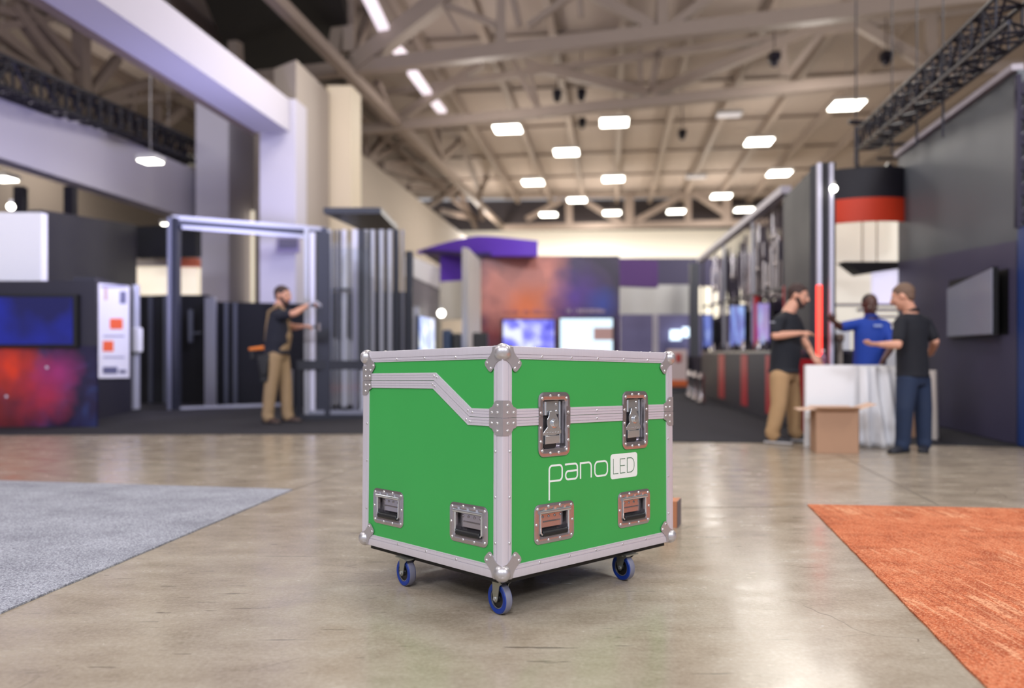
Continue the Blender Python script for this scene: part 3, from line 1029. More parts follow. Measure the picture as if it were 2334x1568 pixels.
for i, (x, y, d) in enumerate(((1270, 214, 26), (1325, 212, 26), (1327, 277, 30), (1555, 303, 30), (1765, 130, 22), (2020, 128, 22))):
    p = P(x, y, d)
    mb = MB().box((0, 0, 0), (.28, .28, .22)).ball((0, 0, -.16), .12, n=10, m=6).cyl((0, 0, .1), (0, 0, max(.2, CZ - p[2])), .015, n=6)
    o = mb.build('ceiling_sensor', mat('ceiling_sensor', (70, 60, 58) if i not in (1, 4) else (170, 160, 160), .5) if False else M_truss)
    o.location = p
    tag(o, 'small device under the roof deck, ' + ('left one above the nearest lamps', 'right one of the pair above the nearest lamps', 'left of the lamp nearest the case', 'beside a joist right of the nearest lamps', 'near the top of the frame, left', 'near the top of the frame, by the black truss')[i], 'sensor', 'ceiling devices')


# ------------------------------------------------------------------ black lighting trusses
def box_truss(name, a, b, w, label, bays, r=.025):
    a, b = V(a), V(b)
    d = (b - a).normalized()
    x = d.cross(Z3).normalized() * w / 2
    y = x.cross(d).normalized() * w / 2
    root = empty(name, a, label, 'truss')
    cs = [x + y, y - x, -x - y, x - y]
    for c in cs:
        MB().cyl(c, b - a + c, r, n=10).build('chord', M_truss, root)
    mb = MB()
    L = (b - a)
    for i in range(bays):
        p, q = L * (i / bays), L * ((i + 1) / bays)
        for k in range(4):
            c0, c1 = cs[k], cs[(k + 1) % 4]
            mb.cyl(p + (c0 if i % 2 else c1), q + (c1 if i % 2 else c0), r * .6, n=6, caps=False)
            mb.cyl(p + c0, p + c1, r * .6, n=6, caps=False)
    mb.build('lacing', M_truss, root)
    return root


ta, tb = P(1978, 318, 12.6), P(2350, 2, 6.6)
rt = box_truss('lighting_truss', ta, tb, .32, 'black box truss hanging overhead at the upper right, running towards the corner', 20, .022)
mb = MB()
for p, q, r in (((-.18, 0, .2), (-.18, 0, -.42), .035), ((-.18, 0, -.42), (-.05, 0, -.52), .03), ((-.3, 0, .28), (.25, 0, .25), .04), ((.1, .1, -.05), (1.0, .2, -.02), .03), ((.2, .1, -.28), (1.1, .2, -.24), .025), ((.3, 0, -.4), (.5, 0, -.55), .05)):
    mb.cyl(p, q, r, n=8)
mb.build('end_bracket', M_truss, rt)
mb = MB()
for t, l in ((.25, .5), (.45, .6), (.62, .7)):
    p = (tb - ta) * t
    mb.cyl(p, p - Z3 * l, .014, n=6)
    mb.cyl(p - Z3 * .1, p + Z3 * (CZ - ta[2] - .3), .008, n=6)
mb.build('hanging_cable', M_truss, rt)
box_truss('lighting_truss', P(-80, 140, 12.6), P(446, 352, 21), .5, 'black box truss along the upper left, ending at the left column', 22, .04)

# ------------------------------------------------------------------ left side booths
nebL = nebula_material('space_print_left', [(.35, (20, 22, 48)), (.55, (38, 30, 66)), (.7, (44, 52, 98))],
                       [((-6.75, 10.6, .82), .55, (226, 62, 36), 1.1), ((-6.3, 10.6, .45), .5, (190, 44, 70), .9), ((-6.1, 10.6, .75), .4, (170, 50, 120), .8), ((-6.9, 10.6, .2), .6, (150, 40, 24), .7)], 2.2)
d0 = 10.6
root = empty('booth_wall', (0, 0, 0), 'dark booth wall with red and violet space print, at the left border', 'booth wall')
mb = MB()
a, b = XY(-180, d0), XY(219, d0)
wallp(mb, a, b, .0125, zat(788, d0), t=.06)
mb.build('printed_base', nebL, root, 0)
mb = MB()
wallp(mb, a, b, zat(788, d0), zat(640, d0), t=.06)
mb.build('upper_panel', M_darkwall, root, 0)
root = empty('television', (0, 0, 0), 'wide television glowing deep blue on the dark booth wall at the left', 'television')
wallp(MB(), XY(-110, d0 - .08), XY(176, d0 - .08), zat(790, d0), zat(672, d0), t=.07).build('screen_frame', M_hub, root, 0)
scm = screen_material('blue_screen', [(.38, (2, 4, 80)), (.52, (6, 24, 145)), (.66, (30, 76, 225))], .8, .9)
wallp(MB(), XY(-104, d0 - .09), XY(165, d0 - .09), zat(785, d0), zat(678, d0), t=.01).build('screen', scm, root, 0)
mb = MB()
a, b = XY(217, 11.6), XY(300, 13.4)
wallp(mb, a, b, 0, zat(643, 12.4), t=.3)
tag(mb.build('display_stand', M_darkwall, smooth=0), 'dark upright panel that carries the white poster', 'panel')
root = empty('poster', (0, 0, 0), 'tall white poster with orange pictures and grey text blocks on the dark panel', 'poster')
po = V((b[1] - a[1], a[0] - b[0], 0)).normalized()
pl = planexy((a + po * .01)[:2], (b + po * .01)[:2])
q = [pl(221, 862), pl(292, 861), pl(292, 652), pl(221, 645)]
MB().prism(q, po * .02).build('poster_sheet', mat('backlit_sheet', (236, 234, 246), .5, emit=(236, 234, 250), estr=.12), root, 0)


def patch(x0, y0, x1, y1, m, nm):
    MB().prism([pl(x, y) + po * .021 for x, y in ((x0, y1), (x1, y1), (x1, y0), (x0, y0))], po * .004).build(nm, m, root, 0)


mo = mat('poster_orange', (226, 98, 60), .5, emit=(226, 98, 60), estr=.25)
mg = mat('poster_grey', (112, 112, 146), .5)
ml = mat('poster_pale_line', (176, 174, 200), .5)
patch(247, 726, 276, 750, mo, 'printed_picture')
patch(231, 777, 255, 801, mo, 'printed_picture')
patch(235, 656, 240, 684, mat('poster_sand', (214, 170, 150), .5), 'printed_picture')
patch(270, 664, 284, 692, mg, 'printed_picture')
patch(226, 650, 286, 656, ml, 'printed_heading')
patch(231, 836, 264, 852, mg, 'printed_block')
patch(268, 843, 284, 851, mg, 'printed_block')
for yy in (764, 812):
    patch(232, yy, 280, yy + 4, ml, 'printed_line')
mb = MB()
mb.cyl(P(308, 932, 13.6), P(308, 650, 13.6), .075, n=16)
o = mb.build('post_body', M_frame_l)
root = empty('post', (0, 0, 0), 'pale round post with a small white box at hand height beside the poster', 'post')
o.parent = root
MB().box(P(314, 775, 13.5), (.12, .14, .42)).build('control_box', M_white, root, 0, bevel=.02)

tag(wallp(MB(), XY(95, 12.2), XY(312, 15.2), zat(642, 12.2), zat(478, 12.2), zat(513, 15.2), t=.2).build('header_board', M_blackwall, smooth=0), 'big black header panel above the booths, right of the white sign', 'panel')
tag(wallp(MB(), XY(310, 16.5), XY(446, 16.2), zat(588, 16.5), zat(516, 16.5), t=.2).build('header_board', M_blackfab, smooth=0), 'black header panel farther back, behind the doorway frame top', 'panel')
tag(wallp(MB(), XY(-40, 11.2), XY(94, 11.2), zat(641, 11.2), zat(484, 11.2), t=.15).build('sign_panel', M_white, smooth=0), 'blank white square sign at the left border above the television', 'sign')
for i, x in enumerate((47, 161)):
    tag(MB().bar(P(x, 500, 15.5), P(x, 426, 15.5), .18, .18).build('hanging_bar', M_truss, smooth=0), 'black support post rising above the left booths, ' + ('above the white sign' if i == 0 else 'above the black header panel'), 'post')
root = empty('lit_display', (0, 0, 0), 'warm lit cream wall display with an orange top behind the doorway frame', 'display')
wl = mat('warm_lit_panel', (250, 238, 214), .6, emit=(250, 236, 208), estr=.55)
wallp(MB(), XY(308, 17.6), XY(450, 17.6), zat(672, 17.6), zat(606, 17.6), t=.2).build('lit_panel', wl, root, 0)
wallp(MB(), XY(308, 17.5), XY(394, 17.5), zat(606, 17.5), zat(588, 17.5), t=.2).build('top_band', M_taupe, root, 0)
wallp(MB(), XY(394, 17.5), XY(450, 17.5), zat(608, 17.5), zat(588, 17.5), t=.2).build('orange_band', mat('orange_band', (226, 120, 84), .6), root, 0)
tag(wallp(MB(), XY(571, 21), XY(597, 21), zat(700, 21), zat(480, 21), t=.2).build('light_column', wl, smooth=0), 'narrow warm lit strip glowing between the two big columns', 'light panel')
# low black drapes behind the frame
root = empty('drape_wall', (0, 0, 0), 'row of low black drapes hung between slim grey uprights behind the doorway frame', 'drape wall')
seg = [(316, 675, 15.6), (352, 673, 15.6), (392, 672, 15.6), (468, 672, 15.4), (492, 688, 15.2), (600, 690, 15.0), (690, 692, 14.6)]
for (x0, y0, da), (x1, y1, db) in zip(seg, seg[1:]):
    wallp(MB(), XY(x0, da), XY(x1, db), .02, zat(y0, da), zat(y1, db), t=.08).build('drape', M_blackfab, root, 0)
for x, y, dd in ((343, 674, 15.5), (377, 672, 15.5), (516, 688, 15.1), (537, 690, 15.0)):
    MB().bar(P(x, y, dd), XY(x, dd) + Z3 * .02, .06).build('upright', mat('grey_upright', (74, 76, 86), .5), root, 0)
tag(MB().hexa([XY(466, 14.9), XY(490, 14.7), XY(494, 15.0), XY(470, 15.2)] + [p + Z3 * 2.05 for p in (XY(466, 14.9), XY(490, 14.7), XY(494, 15.0), XY(470, 15.2))]).build('white_upright_panel', M_frame_l, smooth=0), 'narrow pale upright panel standing before the black drapes', 'panel')
root = empty('drape_hook_rail', (0, 0, 0), 'small grey bracket frame fixed on the black drape left of the pale panel', 'bracket')
MB().bar(P(435, 706, 15.2), P(435, 780, 15.2), .07).bar(P(437, 760, 15.2), P(462, 758, 15.2), .03).build('bracket_arm', mat('grey_upright', (74, 76, 86), .5), root, 0)

# doorway frame of aluminium
root = empty('doorway_frame', (0, 0, 0), 'big open aluminium doorway frame standing behind the kneeling post and worker', 'frame')
root['label'] = 'big open dark aluminium doorway frame left of the worker in overalls'
fa, fb = 13.9, 15.2


def fr(x, y):
    return P(x, y, fa + (fb - fa) * (x - 400) / 340)


MB().bar(fr(398, 942) + Z3 * .02, fr(398, 497), .16, .16).build('post', M_frame, root, 0)
MB().bar(fr(391, 942) + Z3 * .02 - Y3 * .09, fr(391, 497) - Y3 * .09, .05, .05).build('post_edge', mat('mid_grey_edge', (140, 142, 160), .4, .3), root, 0)
MB().bar(fr(738, 920) + Z3 * .0, fr(738, 520), .18, .16).build('post', M_frame, root, 0)
MB().bar(fr(392, 496), fr(742, 523), .1, .07).build('top_edge', M_frame_l, root, 0)
MB().bar(fr(392, 507), fr(742, 532), .1, .09).build('top_rail', M_frame, root, 0)
MB().bar(fr(414, 518), fr(742, 543), .1, .06).build('inner_rail', M_frame_l, root, 0)
MB().bar(fr(410, 932), fr(690, 921), .1, .07).build('floor_rail', M_frame_l, root, 0)
MB().bar(fr(400, 940), fr(690, 928), .14, .05).build('floor_track', M_frame, root, 0)
root = empty('framed_sign', (0, 0, 0), 'small framed grey sign fixed high on the front of the near column', 'sign')
wallp(MB(), XY(630, 15.85), XY(683, 15.85), zat(576, 15.85), zat(541, 15.85), t=.05).build('sign_frame', mat('lilac_sign_frame', (150, 140, 170), .5), root, 0)
wallp(MB(), XY(635, 15.83), XY(678, 15.83), zat(566, 15.83), zat(544, 15.83), t=.02).build('sign_face', mat('sign_grey', (96, 92, 112), .5), root, 0)
# glazed partition with rails in front
root = empty('glazed_partition', (0, 0, 0), 'dark framed glass partition with white edge profiles right of the worker', 'partition')
da, db = 11.75, 12.2


def gp(x, y):
    return P(x, y, da + (db - da) * (x - 680) / 160)


for x, w_, y0, y1, m, nm in ((699, .06, 950, 523, M_frame_l, 'light_profile'), (713, .075, 938, 530, M_whiteled, 'light_profile'), (737, .20, 950, 530, M_frame, 'post'), (682, .07, 958, 826, M_frame, 'post'), (827, .06, 948, 835, M_frame_l, 'light_profile')):
    MB().bar(gp(x, y0), gp(x, y1), w_, .07).build(nm, m, root, 0)
MB().bar(gp(676, 832), gp(842, 832), .1, .14).build('mid_rail', M_frame, root, 0)
MB().bar(gp(678, 953), gp(848, 953), .12, .12).build('bottom_rail', M_frame, root, 0)
MB().bar(gp(700, 940), gp(848, 940), .08, .07).build('light_sill', mat('mid_grey_edge', (140, 142, 160), .4, .3), root, 0)
MB().bar(gp(664, 842), gp(664, 925), .05, .05).build('side_profile', mat('mid_grey_edge', (140, 142, 160), .4, .3), root, 0)
gm = mat('clear_glazing', (235, 240, 250), 0.05, trans=1.0, spec=.5)
wallp(MB(), gp(745, 0)[:2], gp(845, 0)[:2], .1, 2.6, t=.008).build('glass_pane', gm, root, 0)
# rod rack with canopy
root = empty('rod_rack', (0, 0, 0), 'tall rack of vertical grey and white rods under a dark canopy plate', 'rack')
cq = [P(737, 488, 12.6), P(868, 485, 15.4), P(905, 522, 15.2), P(822, 528, 12.8)]
cz = 3.05
cq = [V((q[0], q[1], cz + .25)) for q in (XY(737, 13.0), XY(868, 13.0), XY(906, 14.8), XY(822, 14.8))]
MB().prism(cq, (0, 0, .1)).build('canopy_plate', M_frame, root, 0)
rods = [(752, .05, M_frame_l, 13.6), (770, .04, mat('mid_grey_edge', (140, 142, 160), .4, .3), 13.9), (785, .08, M_white, 14.4), (797, .03, M_frame, 13.2), (811, .10, M_whiteled, 13.0), (824, .10, M_frame, 13.0), (834, .05, M_frame_l, 13.1), (850, .06, M_frame_l, 13.2), (870, .06, M_frame_l, 13.3),
        (889, .06, M_frame_l, 13.4), (842, .05, M_frame, 13.3), (861, .06, M_frame, 13.4), (880, .05, M_frame, 13.5), (903, .10, M_frame, 13.6), (918, .04, mat('mid_grey_edge', (140, 142, 160), .4, .3), 14.2), (761, .03, M_frame, 13.8), (777, .03, M_truss, 14.0)]
for x, w_, m, dd in rods:
    MB().bar(XY(x, dd) + Z3 * .02, P(x, 524, dd), w_, w_).build('rod', m, root, 0)
MB().bar(P(745, 660, 14.2), P(812, 660, 14.2), .03, .05).build('shelf_rail', M_frame, root, 0)
tag(wallp(MB(), XY(745, 15.6), XY(812, 15.6), zat(660, 15.6), zat(552, 15.6), t=.1).build('backing_board', mat('ivory_board', (214, 208, 196), .6), smooth=0), 'ivory board behind the upper part of the rod rack', 'board')
tag(wallp(MB(), XY(745, 15.4), XY(930, 15.4), .02, zat(665, 15.4), t=.1).build('backing_board', M_blackwall, smooth=0), 'black low wall behind the rod rack', 'board')
for i in range(7):
    x = 752 + i * 10
    tag(MB().cyl(XY(x, 15.1) + Z3 * .02, P(x, 765 + (i % 3) * 6, 15.1), .035, n=8).build('white_tube', M_white), 'white tube standing in the bundle behind the glass of the dark partition', 'tube', 'white tubes behind the partition')
tag(wallp(MB(), XY(924, 14.0), XY(940, 14.0), .02, zat(572, 14.0), t=.15).build('dark_post', M_frame, smooth=0), 'dark flat post right of the rod rack', 'post')
root = empty('white_stand', (0, 0, 0), 'white header stand with grey mesh front between the dark post and the purple canopy', 'stand')
wallp(MB(), XY(940, 15.5), XY(1002, 18.5), zat(645, 17), zat(585, 15.5), zat(610, 18.5), t=.15).build('header', M_white, root, 0)
wallp(MB(), XY(940, 15.6), XY(1002, 18.6), .02, zat(645, 17), t=.1).build('mesh_front', mat('grey_mesh', (132, 128, 136), .6), root, 0)
MB().bar(XY(949, 15.4) + Z3 * .02, P(949, 700, 15.4), .12).build('leg', M_frame_l, root, 0)
root = empty('television', (0, 0, 0), 'pale blue glowing screen on the white stand left behind the green case', 'television')
wallp(MB(), XY(955, 15.3), XY(1006, 17.6), zat(820, 16), zat(722, 16), t=.06).build('screen_frame', M_hub, root, 0)
wallp(MB(), XY(957, 15.28), XY(1004, 17.55), zat(818, 16), zat(724, 16), t=.01).build('screen', screen_material('pale_screen', [(.35, (90, 120, 220)), (.5, (150, 180, 250)), (.65, (235, 245, 255))], 3, 1.0, (3, 1, 1)), root, 0)

# purple canopy
root = empty('purple_canopy', (0, 0, 0), 'curved violet canopy over the far booth, with a hanging square panel', 'canopy')
mb = MB()
inn, outp = [], []
for i in range(13):
    t = i / 12
    x = 950 + (1226 - 950) * t
    ztop_y = 572 - 37 * math.sin(min(1, t * 1.5) * math.pi / 2) + 14 * max(0, t - .5) * 2
    dd = 21.5 - 4.0 * math.sin(t * math.pi * .5)
    inn.append((x, ztop_y, dd))
rs = []
for x, yt, dd in inn:
    zt_, zb_ = zat(yt, dd), zat(583 if x > 1040 else 576 + (x - 950) * .07, dd)
    zb_ = min(zb_, zt_ - .05)
    p = XY(x, dd)
    rs.append([p + Z3 * zb_, p + Z3 * zt_, p + Y3 * .3 + Z3 * zt_, p + Y3 * .3 + Z3 * zb_])
mb.rings(rs)
mb.build('canopy_band', M_purple, root, 30)
wallp(MB(), XY(1003, 20.5), XY(1055, 20.0), zat(641, 20), zat(577, 20), t=.2).build('hanging_panel', M_purple, root, 0)
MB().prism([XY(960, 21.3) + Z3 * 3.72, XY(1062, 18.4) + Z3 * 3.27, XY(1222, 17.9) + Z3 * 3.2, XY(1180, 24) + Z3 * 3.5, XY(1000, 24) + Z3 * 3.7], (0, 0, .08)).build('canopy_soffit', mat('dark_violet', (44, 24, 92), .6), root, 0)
tag(wallp(MB(), XY(1001, 20.2), XY(1052, 19.8), zat(728, 20), zat(641, 20), t=.2).build('ivory_panel', mat('ivory_board', (214, 208, 196), .6), smooth=0), 'ivory square panel under the violet hanging panel', 'panel')
tag(MB().hexa([XY(1053, 15.5), XY(1067, 15.0), XY(1095, 17.0), XY(1080, 17.4)] + [p + Z3 * z for p, z in zip((XY(1053, 15.5), XY(1067, 15.0), XY(1095, 17.0), XY(1080, 17.4)), (3.08, 3.0, 3.0, 3.08))]).build('white_fin', mat('off_white_fin', (220, 214, 208), .6), smooth=0), 'tall off-white slanted fin wall at the left end of the nebula wall', 'panel')
# seated visitors far away are not resolvable: plain dark blocks stand in for them
for i, (x0, x1, y) in enumerate(((1010, 1030, 752), (1032, 1052, 760), (1078, 1112, 758))):
    mb = MB().box(P((x0 + x1) / 2, (y + 860) / 2, 14.5), ((x1 - x0) / F * 14.5, .4, (860 - y) / F * 14.5))
    tag(mb.build('visitor_block', M_hub if i else mat('navy_block', (30, 52, 84), .5), bevel=.03), ('navy', 'black', 'dark brown topped')[i] + ' block standing in for seated visitors in the far booth, ' + ('leftmost of three left of the screens', 'beside the white fin wall', 'right of the white fin wall')[i], 'stand-in')

# nebula wall with two screens
dn = 18.5
nebC = nebula_material('space_print_centre', [(.35, (40, 30, 52)), (.55, (62, 44, 78)), (.72, (70, 56, 96))],
                       [((-.3, dn, 1.5), 1.1, (128, 38, 40), 1.0), ((1.0, dn, 1.7), .8, (132, 44, 92), .8), ((.2, dn, 2.6), 1.35, (216, 138, 124), 1.7), ((.38, dn, 2.1), .7, (230, 120, 70), 1.1), ((1.5, dn, 2.3), .8, (88, 48, 150), .9), ((2.1, dn, 2.15), .5, (44, 66, 160), .9)], 1.0, False)
tag(wallp(MB(), XY(1096, dn), XY(1412, dn), .02, zat(583, dn), t=.3).build('booth_wall', nebC, smooth=0), 'booth wall printed with an orange and violet nebula, behind the green case', 'booth wall')
for x0, x1, y0, y1, m, lab in ((1147, 1263, 729, 812, screen_material('cloud_screen', [(.36, (60, 60, 190)), (.5, (130, 130, 235)), (.58, (215, 220, 255))], 1.9, 1.15), 'television showing violet and white picture on the nebula wall, left one'),
                               (1277, 1396, 726, 812, mat('white_screen', (10, 10, 10), .3, emit=(214, 238, 255), estr=1.25), 'television showing a pale white page with a small photo on the nebula wall')):
    root = empty('television', (0, 0, 0), lab, 'television', 'screens on the nebula wall')
    dd = dn - .1
    wallp(MB(), XY(x0 - 4, dd), XY(x1 + 4, dd), zat(y1 + 3, dd), zat(y0 - 3, dd), t=.08).build('screen_frame', M_hub, root, 0)
    wallp(MB(), XY(x0, dd - .02), XY(x1, dd - .02), zat(y1, dd), zat(y0, dd), t=.02).build('screen', m, root, 0)
    if x0 > 1200:
        wallp(MB(), XY(1353, dd - .03), XY(1396, dd - .03), zat(775, dd), zat(747, dd), t=.01).build('picture_inset', mat('inset_picture', (120, 96, 100), .5, emit=(150, 116, 106), estr=.7), root, 0)
ml2 = mat('raised_letters', (170, 150, 170), .5)
for x0, x1, m, lab in ((1148, 1265, mat('pink_letters', (196, 118, 124), .5), 'blurred pale pink line of wall lettering above the left screen'), (1292, 1382, ml2, 'blurred grey line of wall lettering above the right screen')):
    mb = MB()
    x = x0
    while x < x1:
        wd = random.choice((4, 5, 6, 7))
        if random.random() > .12:
            wallp(mb, XY(x, dn - .03), XY(x + wd - 2, dn - .03), zat(713, dn), zat(706 - random.choice((0, 2)), dn), t=.03)
        x += wd
    tag(mb.build('wall_lettering', m, smooth=0), lab, 'lettering')

# far background, right of the nebula wall
dk = 34.0
tag(wallp(MB(), XY(1225, dk), XY(1960, dk), zat(652, dk), zat(588, dk), t=.4).build('header_band', mat('navy_header', (58, 54, 84), .6), smooth=0), 'long dark navy header band under the cream end wall', 'header')
tag(wallp(MB(), XY(1412, 21), XY(1500, 21.5), zat(652, 21), zat(588, 21), t=.2).build('header_board', mat('violet_grey_panel', (98, 66, 128), .6), smooth=0), 'violet grey header panel right of the nebula wall', 'panel')
root = empty('far_booth', (0, 0, 0), 'far booth with a blank white sign over glass cabins, right of the nebula wall', 'booth')
wallp(MB(), XY(1412, 24), XY(1580, 24), zat(716, 24), zat(649, 24), t=.3).build('sign', mat('pale_sign', (214, 214, 214), .6), root, 0)
wallp(MB(), XY(1414, 26), XY(1600, 26), .02, zat(716, 26), t=.2).build('back_wall', mat('blue_grey_wall', (112, 108, 150), .6, 0, .15, .7), root, 0)
MB().bar(XY(1494, 23) + Z3 * .02, P(1494, 716, 23), .14).build('post', M_lav, root, 0)
MB().bar(XY(1582, 23.5) + Z3 * .02, P(1582, 600, 23.5), .25).build('post', mat('grey_upright', (74, 76, 86), .5), root, 0)
root = empty('information_kiosk', (0, 0, 0), 'white kiosk with an orange foot and a red mark, right behind the green case', 'kiosk')
dd = 20.0
wallp(MB(), XY(1528, dd), XY(1566, dd), .3, zat(796, dd), t=.4).build('kiosk_body', mat('kiosk_white', (226, 204, 200), .6), root, 0)
wallp(MB(), XY(1524, dd - .02), XY(1566, dd - .02), .16, .32, t=.5).build('kiosk_foot', mat('kiosk_orange', (226, 112, 60), .6), root, 0)
wallp(MB(), XY(1540, dd - .03), XY(1553, dd - .03), zat(825, dd), zat(806, dd), t=.02).build('red_mark', mat('kiosk_red', (196, 70, 60), .6), root, 0)
wallp(MB(), XY(1522, dd + .1), XY(1580, dd + .1), .02, .16, t=.6).build('kiosk_plinth', mat('kiosk_grey', (110, 108, 110), .6), root, 0)
for i, (x0, x1, y0, y1) in enumerate(((1528, 1552, 752, 775), (1556, 1570, 746, 768))):
    tag(wallp(MB(), XY(x0, 25.7), XY(x1, 25.7), zat(y1, 25.7), zat(y0, 25.7), t=.06).build('wall_light', mat('cool_light', (220, 240, 255), .5, emit=(215, 238, 255), estr=1.6), smooth=0), ('wide', 'narrow')[i] + ' cool white wall light in the far booth above the kiosk', 'wall light', 'cool wall lights in the far booth')

# ------------------------------------------------------------------ red striped counter and rod display, right aisle
CXL = lambda d: (1.18 + .40 * (d - 8.9) * 0, d)


def cnt(px, ratio=None):                       # plan point on the counter's front line
    pl_ = planexy(tuple(G(1598, 903)[:2]), tuple(G(1752, 962)[:2]))
    return pl_(px, 800)


root = empty('counter', (0, 0, 0), 'long black counter with narrow red stripes along the right aisle', 'counter')
zc = 1.0
wallp(MB(), cnt(1598)[:2], cnt(1806)[:2], .02, zc, t=.8).build('counter_body', mat('counter_black', (34, 32, 42), .5), root, 0)
wallp(MB(), cnt(1596)[:2], cnt(1806)[:2], zc, zc + .04, t=.85).build('counter_top', mat('dark_grey_top', (78, 74, 90), .25), root, 0)
for x0, x1 in ((1638, 1651), (1689, 1703), (1745, 1765)):
    a, b = cnt(x0), cnt(x1)
    wallp(MB(), (a[0] - .01, a[1] - .02), (b[0] - .01, b[1] - .02), .12, zc - .03, t=.02).build('red_stripe', M_red, root, 0)
root = empty('equipment_cabinet', (0, 0, 0), 'dark cabinet closing the far end of the striped counter', 'cabinet')
wallp(MB(), XY(1560, 20.4), XY(1594, 19.6), .02, zat(812, 18.5), t=.6).build('cabinet_body', mat('dark_cabinet', (52, 50, 62), .5), root, 0)
# display frame above the counter : rail, posts
_g = [G(1602, 903) + V((.5, .3, 0)), G(1752, 962) + V((.5, .3, 0))]
rl = planexy(_g[0][:2], _g[1][:2])
rl2 = lambda px, py: lon(px, py, 2.02 + .35)
R0, R1 = rl(1596, 593), rl(1792, 432)
root = empty('display_gantry', (0, 0, 0), 'slanting grey rail gantry over the striped counter, carrying the hanging chrome rods', 'gantry')
MB().bar(R0, R1, .16, .12).build('top_rail', mat('pale_rail', (176, 168, 180), .5), root, 0)
for px in (1602, 1650, 1716, 1790):
    p = rl(px, 800)
    zt_ = R0[2] + (R1[2] - R0[2]) * (p - V((R0[0], R0[1], p[2]))).length / (V((R1[0], R1[1], 0)) - V((R0[0], R0[1], 0))).length
    MB().bar(V((p[0], p[1], zc + .05)), V((p[0], p[1], zt_)), .05).build('upright', M_frame_l if px in (1650, 1716) else M_truss, root, 0)
MB().bar(rl(1600, 700), rl(1790, 655), .05, .05).build('mid_rail', M_truss, root, 0)
M_crod = mat('hanging_chrome', (176, 168, 166), .22, .85)
M_cdark = mat('hanging_dark', (44, 38, 48), .3, .6)
random.seed(11)
nrod = 0
for row in range(3):
    for i in range(62):
        t = (i + random.random() * .7) / 62
        px = 1612 + (1788 - 1612) * t
        base = rl(px, 800)
        off = V((.12 + .22 * row, .1 * row, 0))
        s = (V((base[0], base[1], 0)) - V((R0[0], R0[1], 0))).length / (V((R1[0], R1[1], 0)) - V((R0[0], R0[1], 0))).length
        ztop = R0[2] + (R1[2] - R0[2]) * s - .05
        k = random.random()
        l = .35 + random.random() * .75
        z0 = ztop - random.random() * (ztop - 1.85 - l) if ztop - 1.85 - l > 0 else ztop
        r = .014 + .022 * random.random()
        p = V((base[0], base[1], 0)) + off
        dark = k < .46
        root = empty('hanging_rod', p + Z3 * z0, ('dark' if dark else 'pale chrome') + ' metal rod hanging in the display above the striped counter', 'rod', ('dark' if dark else 'chrome') + ' rods hanging over the striped counter')
        mb = MB().cyl((0, 0, 0), (0, 0, -l), r, n=8)
        if k > .3:
            mb.ball((0, 0, -l), r * (1.5 + random.random()), n=8, m=6)
        mb.cyl((0, 0, 0), (0, 0, max(.01, ztop - z0)), .004, n=5)
        mb.build('rod_body', M_cdark if dark else M_crod, root)
        nrod += 1
root = empty('counter_back_panel', (0, 0, 0), 'dark violet back panel standing along the rear of the striped counter', 'panel')
_a, _b = rl(1604, 800), rl(1800, 800)
wallp(MB(), (_a[0] + .3, _a[1] + .42), (_b[0] + .3, _b[1] + .42), .02, 1.95, t=.05).build('panel_board', mat('violet_black_board', (56, 48, 78), .5), root, 0)
# screens and goods standing on the counter
for i, (x0, x1, y0, y1, off, m, lab) in enumerate((
        (1602, 1622, 716, 788, .35, screen_material('blue_pic_a', [(.3, (50, 60, 130)), (.6, (110, 130, 210))], 2, .8), 'small bluish screen at the far end of the striped counter'),
        (1664, 1696, 694, 786, .3, screen_material('blue_pic_b', [(.3, (40, 56, 140)), (.5, (70, 90, 190)), (.65, (130, 170, 240))], 2, .8), 'tall blue screen in the middle of the striped counter'),
        (1713, 1752, 688, 786, .3, screen_material('violet_pic', [(.35, (90, 60, 160)), (.5, (120, 90, 200)), (.62, (110, 140, 200))], 1.6, .75), 'violet and blue screen on the striped counter behind the man in khaki trousers'),
        (1815, 1832, 690, 790, .3, screen_material('violet_pic_b', [(.35, (60, 70, 160)), (.5, (110, 120, 200)), (.62, (200, 170, 190))], 1.6, .7), 'narrow blue screen seen before the chest of the man in khaki trousers'))):
    root = empty('counter_screen', (0, 0, 0), lab, 'screen', 'screens on the striped counter')
    a, b = rl(x0, 800), rl(x1, 800)
    q = planexy((a[0] - .0, a[1] - .15), (b[0], b[1] - .15))
    A, B = q(x0, y1), q(x1, y1)
    A2, B2 = q(x0, y0), q(x1, y0)
    wallp(MB(), A[:2], B[:2], 1.14, A2[2], B2[2], t=.06).build('screen_frame', M_hub, root, 0)
    wallp(MB(), (A[0] - .004, A[1] - .012), (B[0] - .004, B[1] - .012), 1.17, A2[2] - .03, B2[2] - .03, t=.01).build('screen', m, root, 0)
    MB().box(((A[0] + B[0]) / 2, (A[1] + B[1]) / 2 + .05, 1.09), (.12, .12, .1)).build('screen_foot', M_hub, root, 0)
for i, (x, ytop, w_) in enumerate(((1716, 674, .055), (1783, 652, .07))):
    p = rl(x, 800)
    tag(MB().cyl(V((p[0], p[1] - .25, 1.04)), V((p[0], p[1] - .25, zat(ytop, p[1] - .25))), w_, n=14).build('red_cylinder', mat('red_tube', (206, 40, 44), .35)), 'red tube upright on striped counter, ' + ('between the blue and violet screens' if i == 0 else 'by the head of the bearded man'), 'tube')
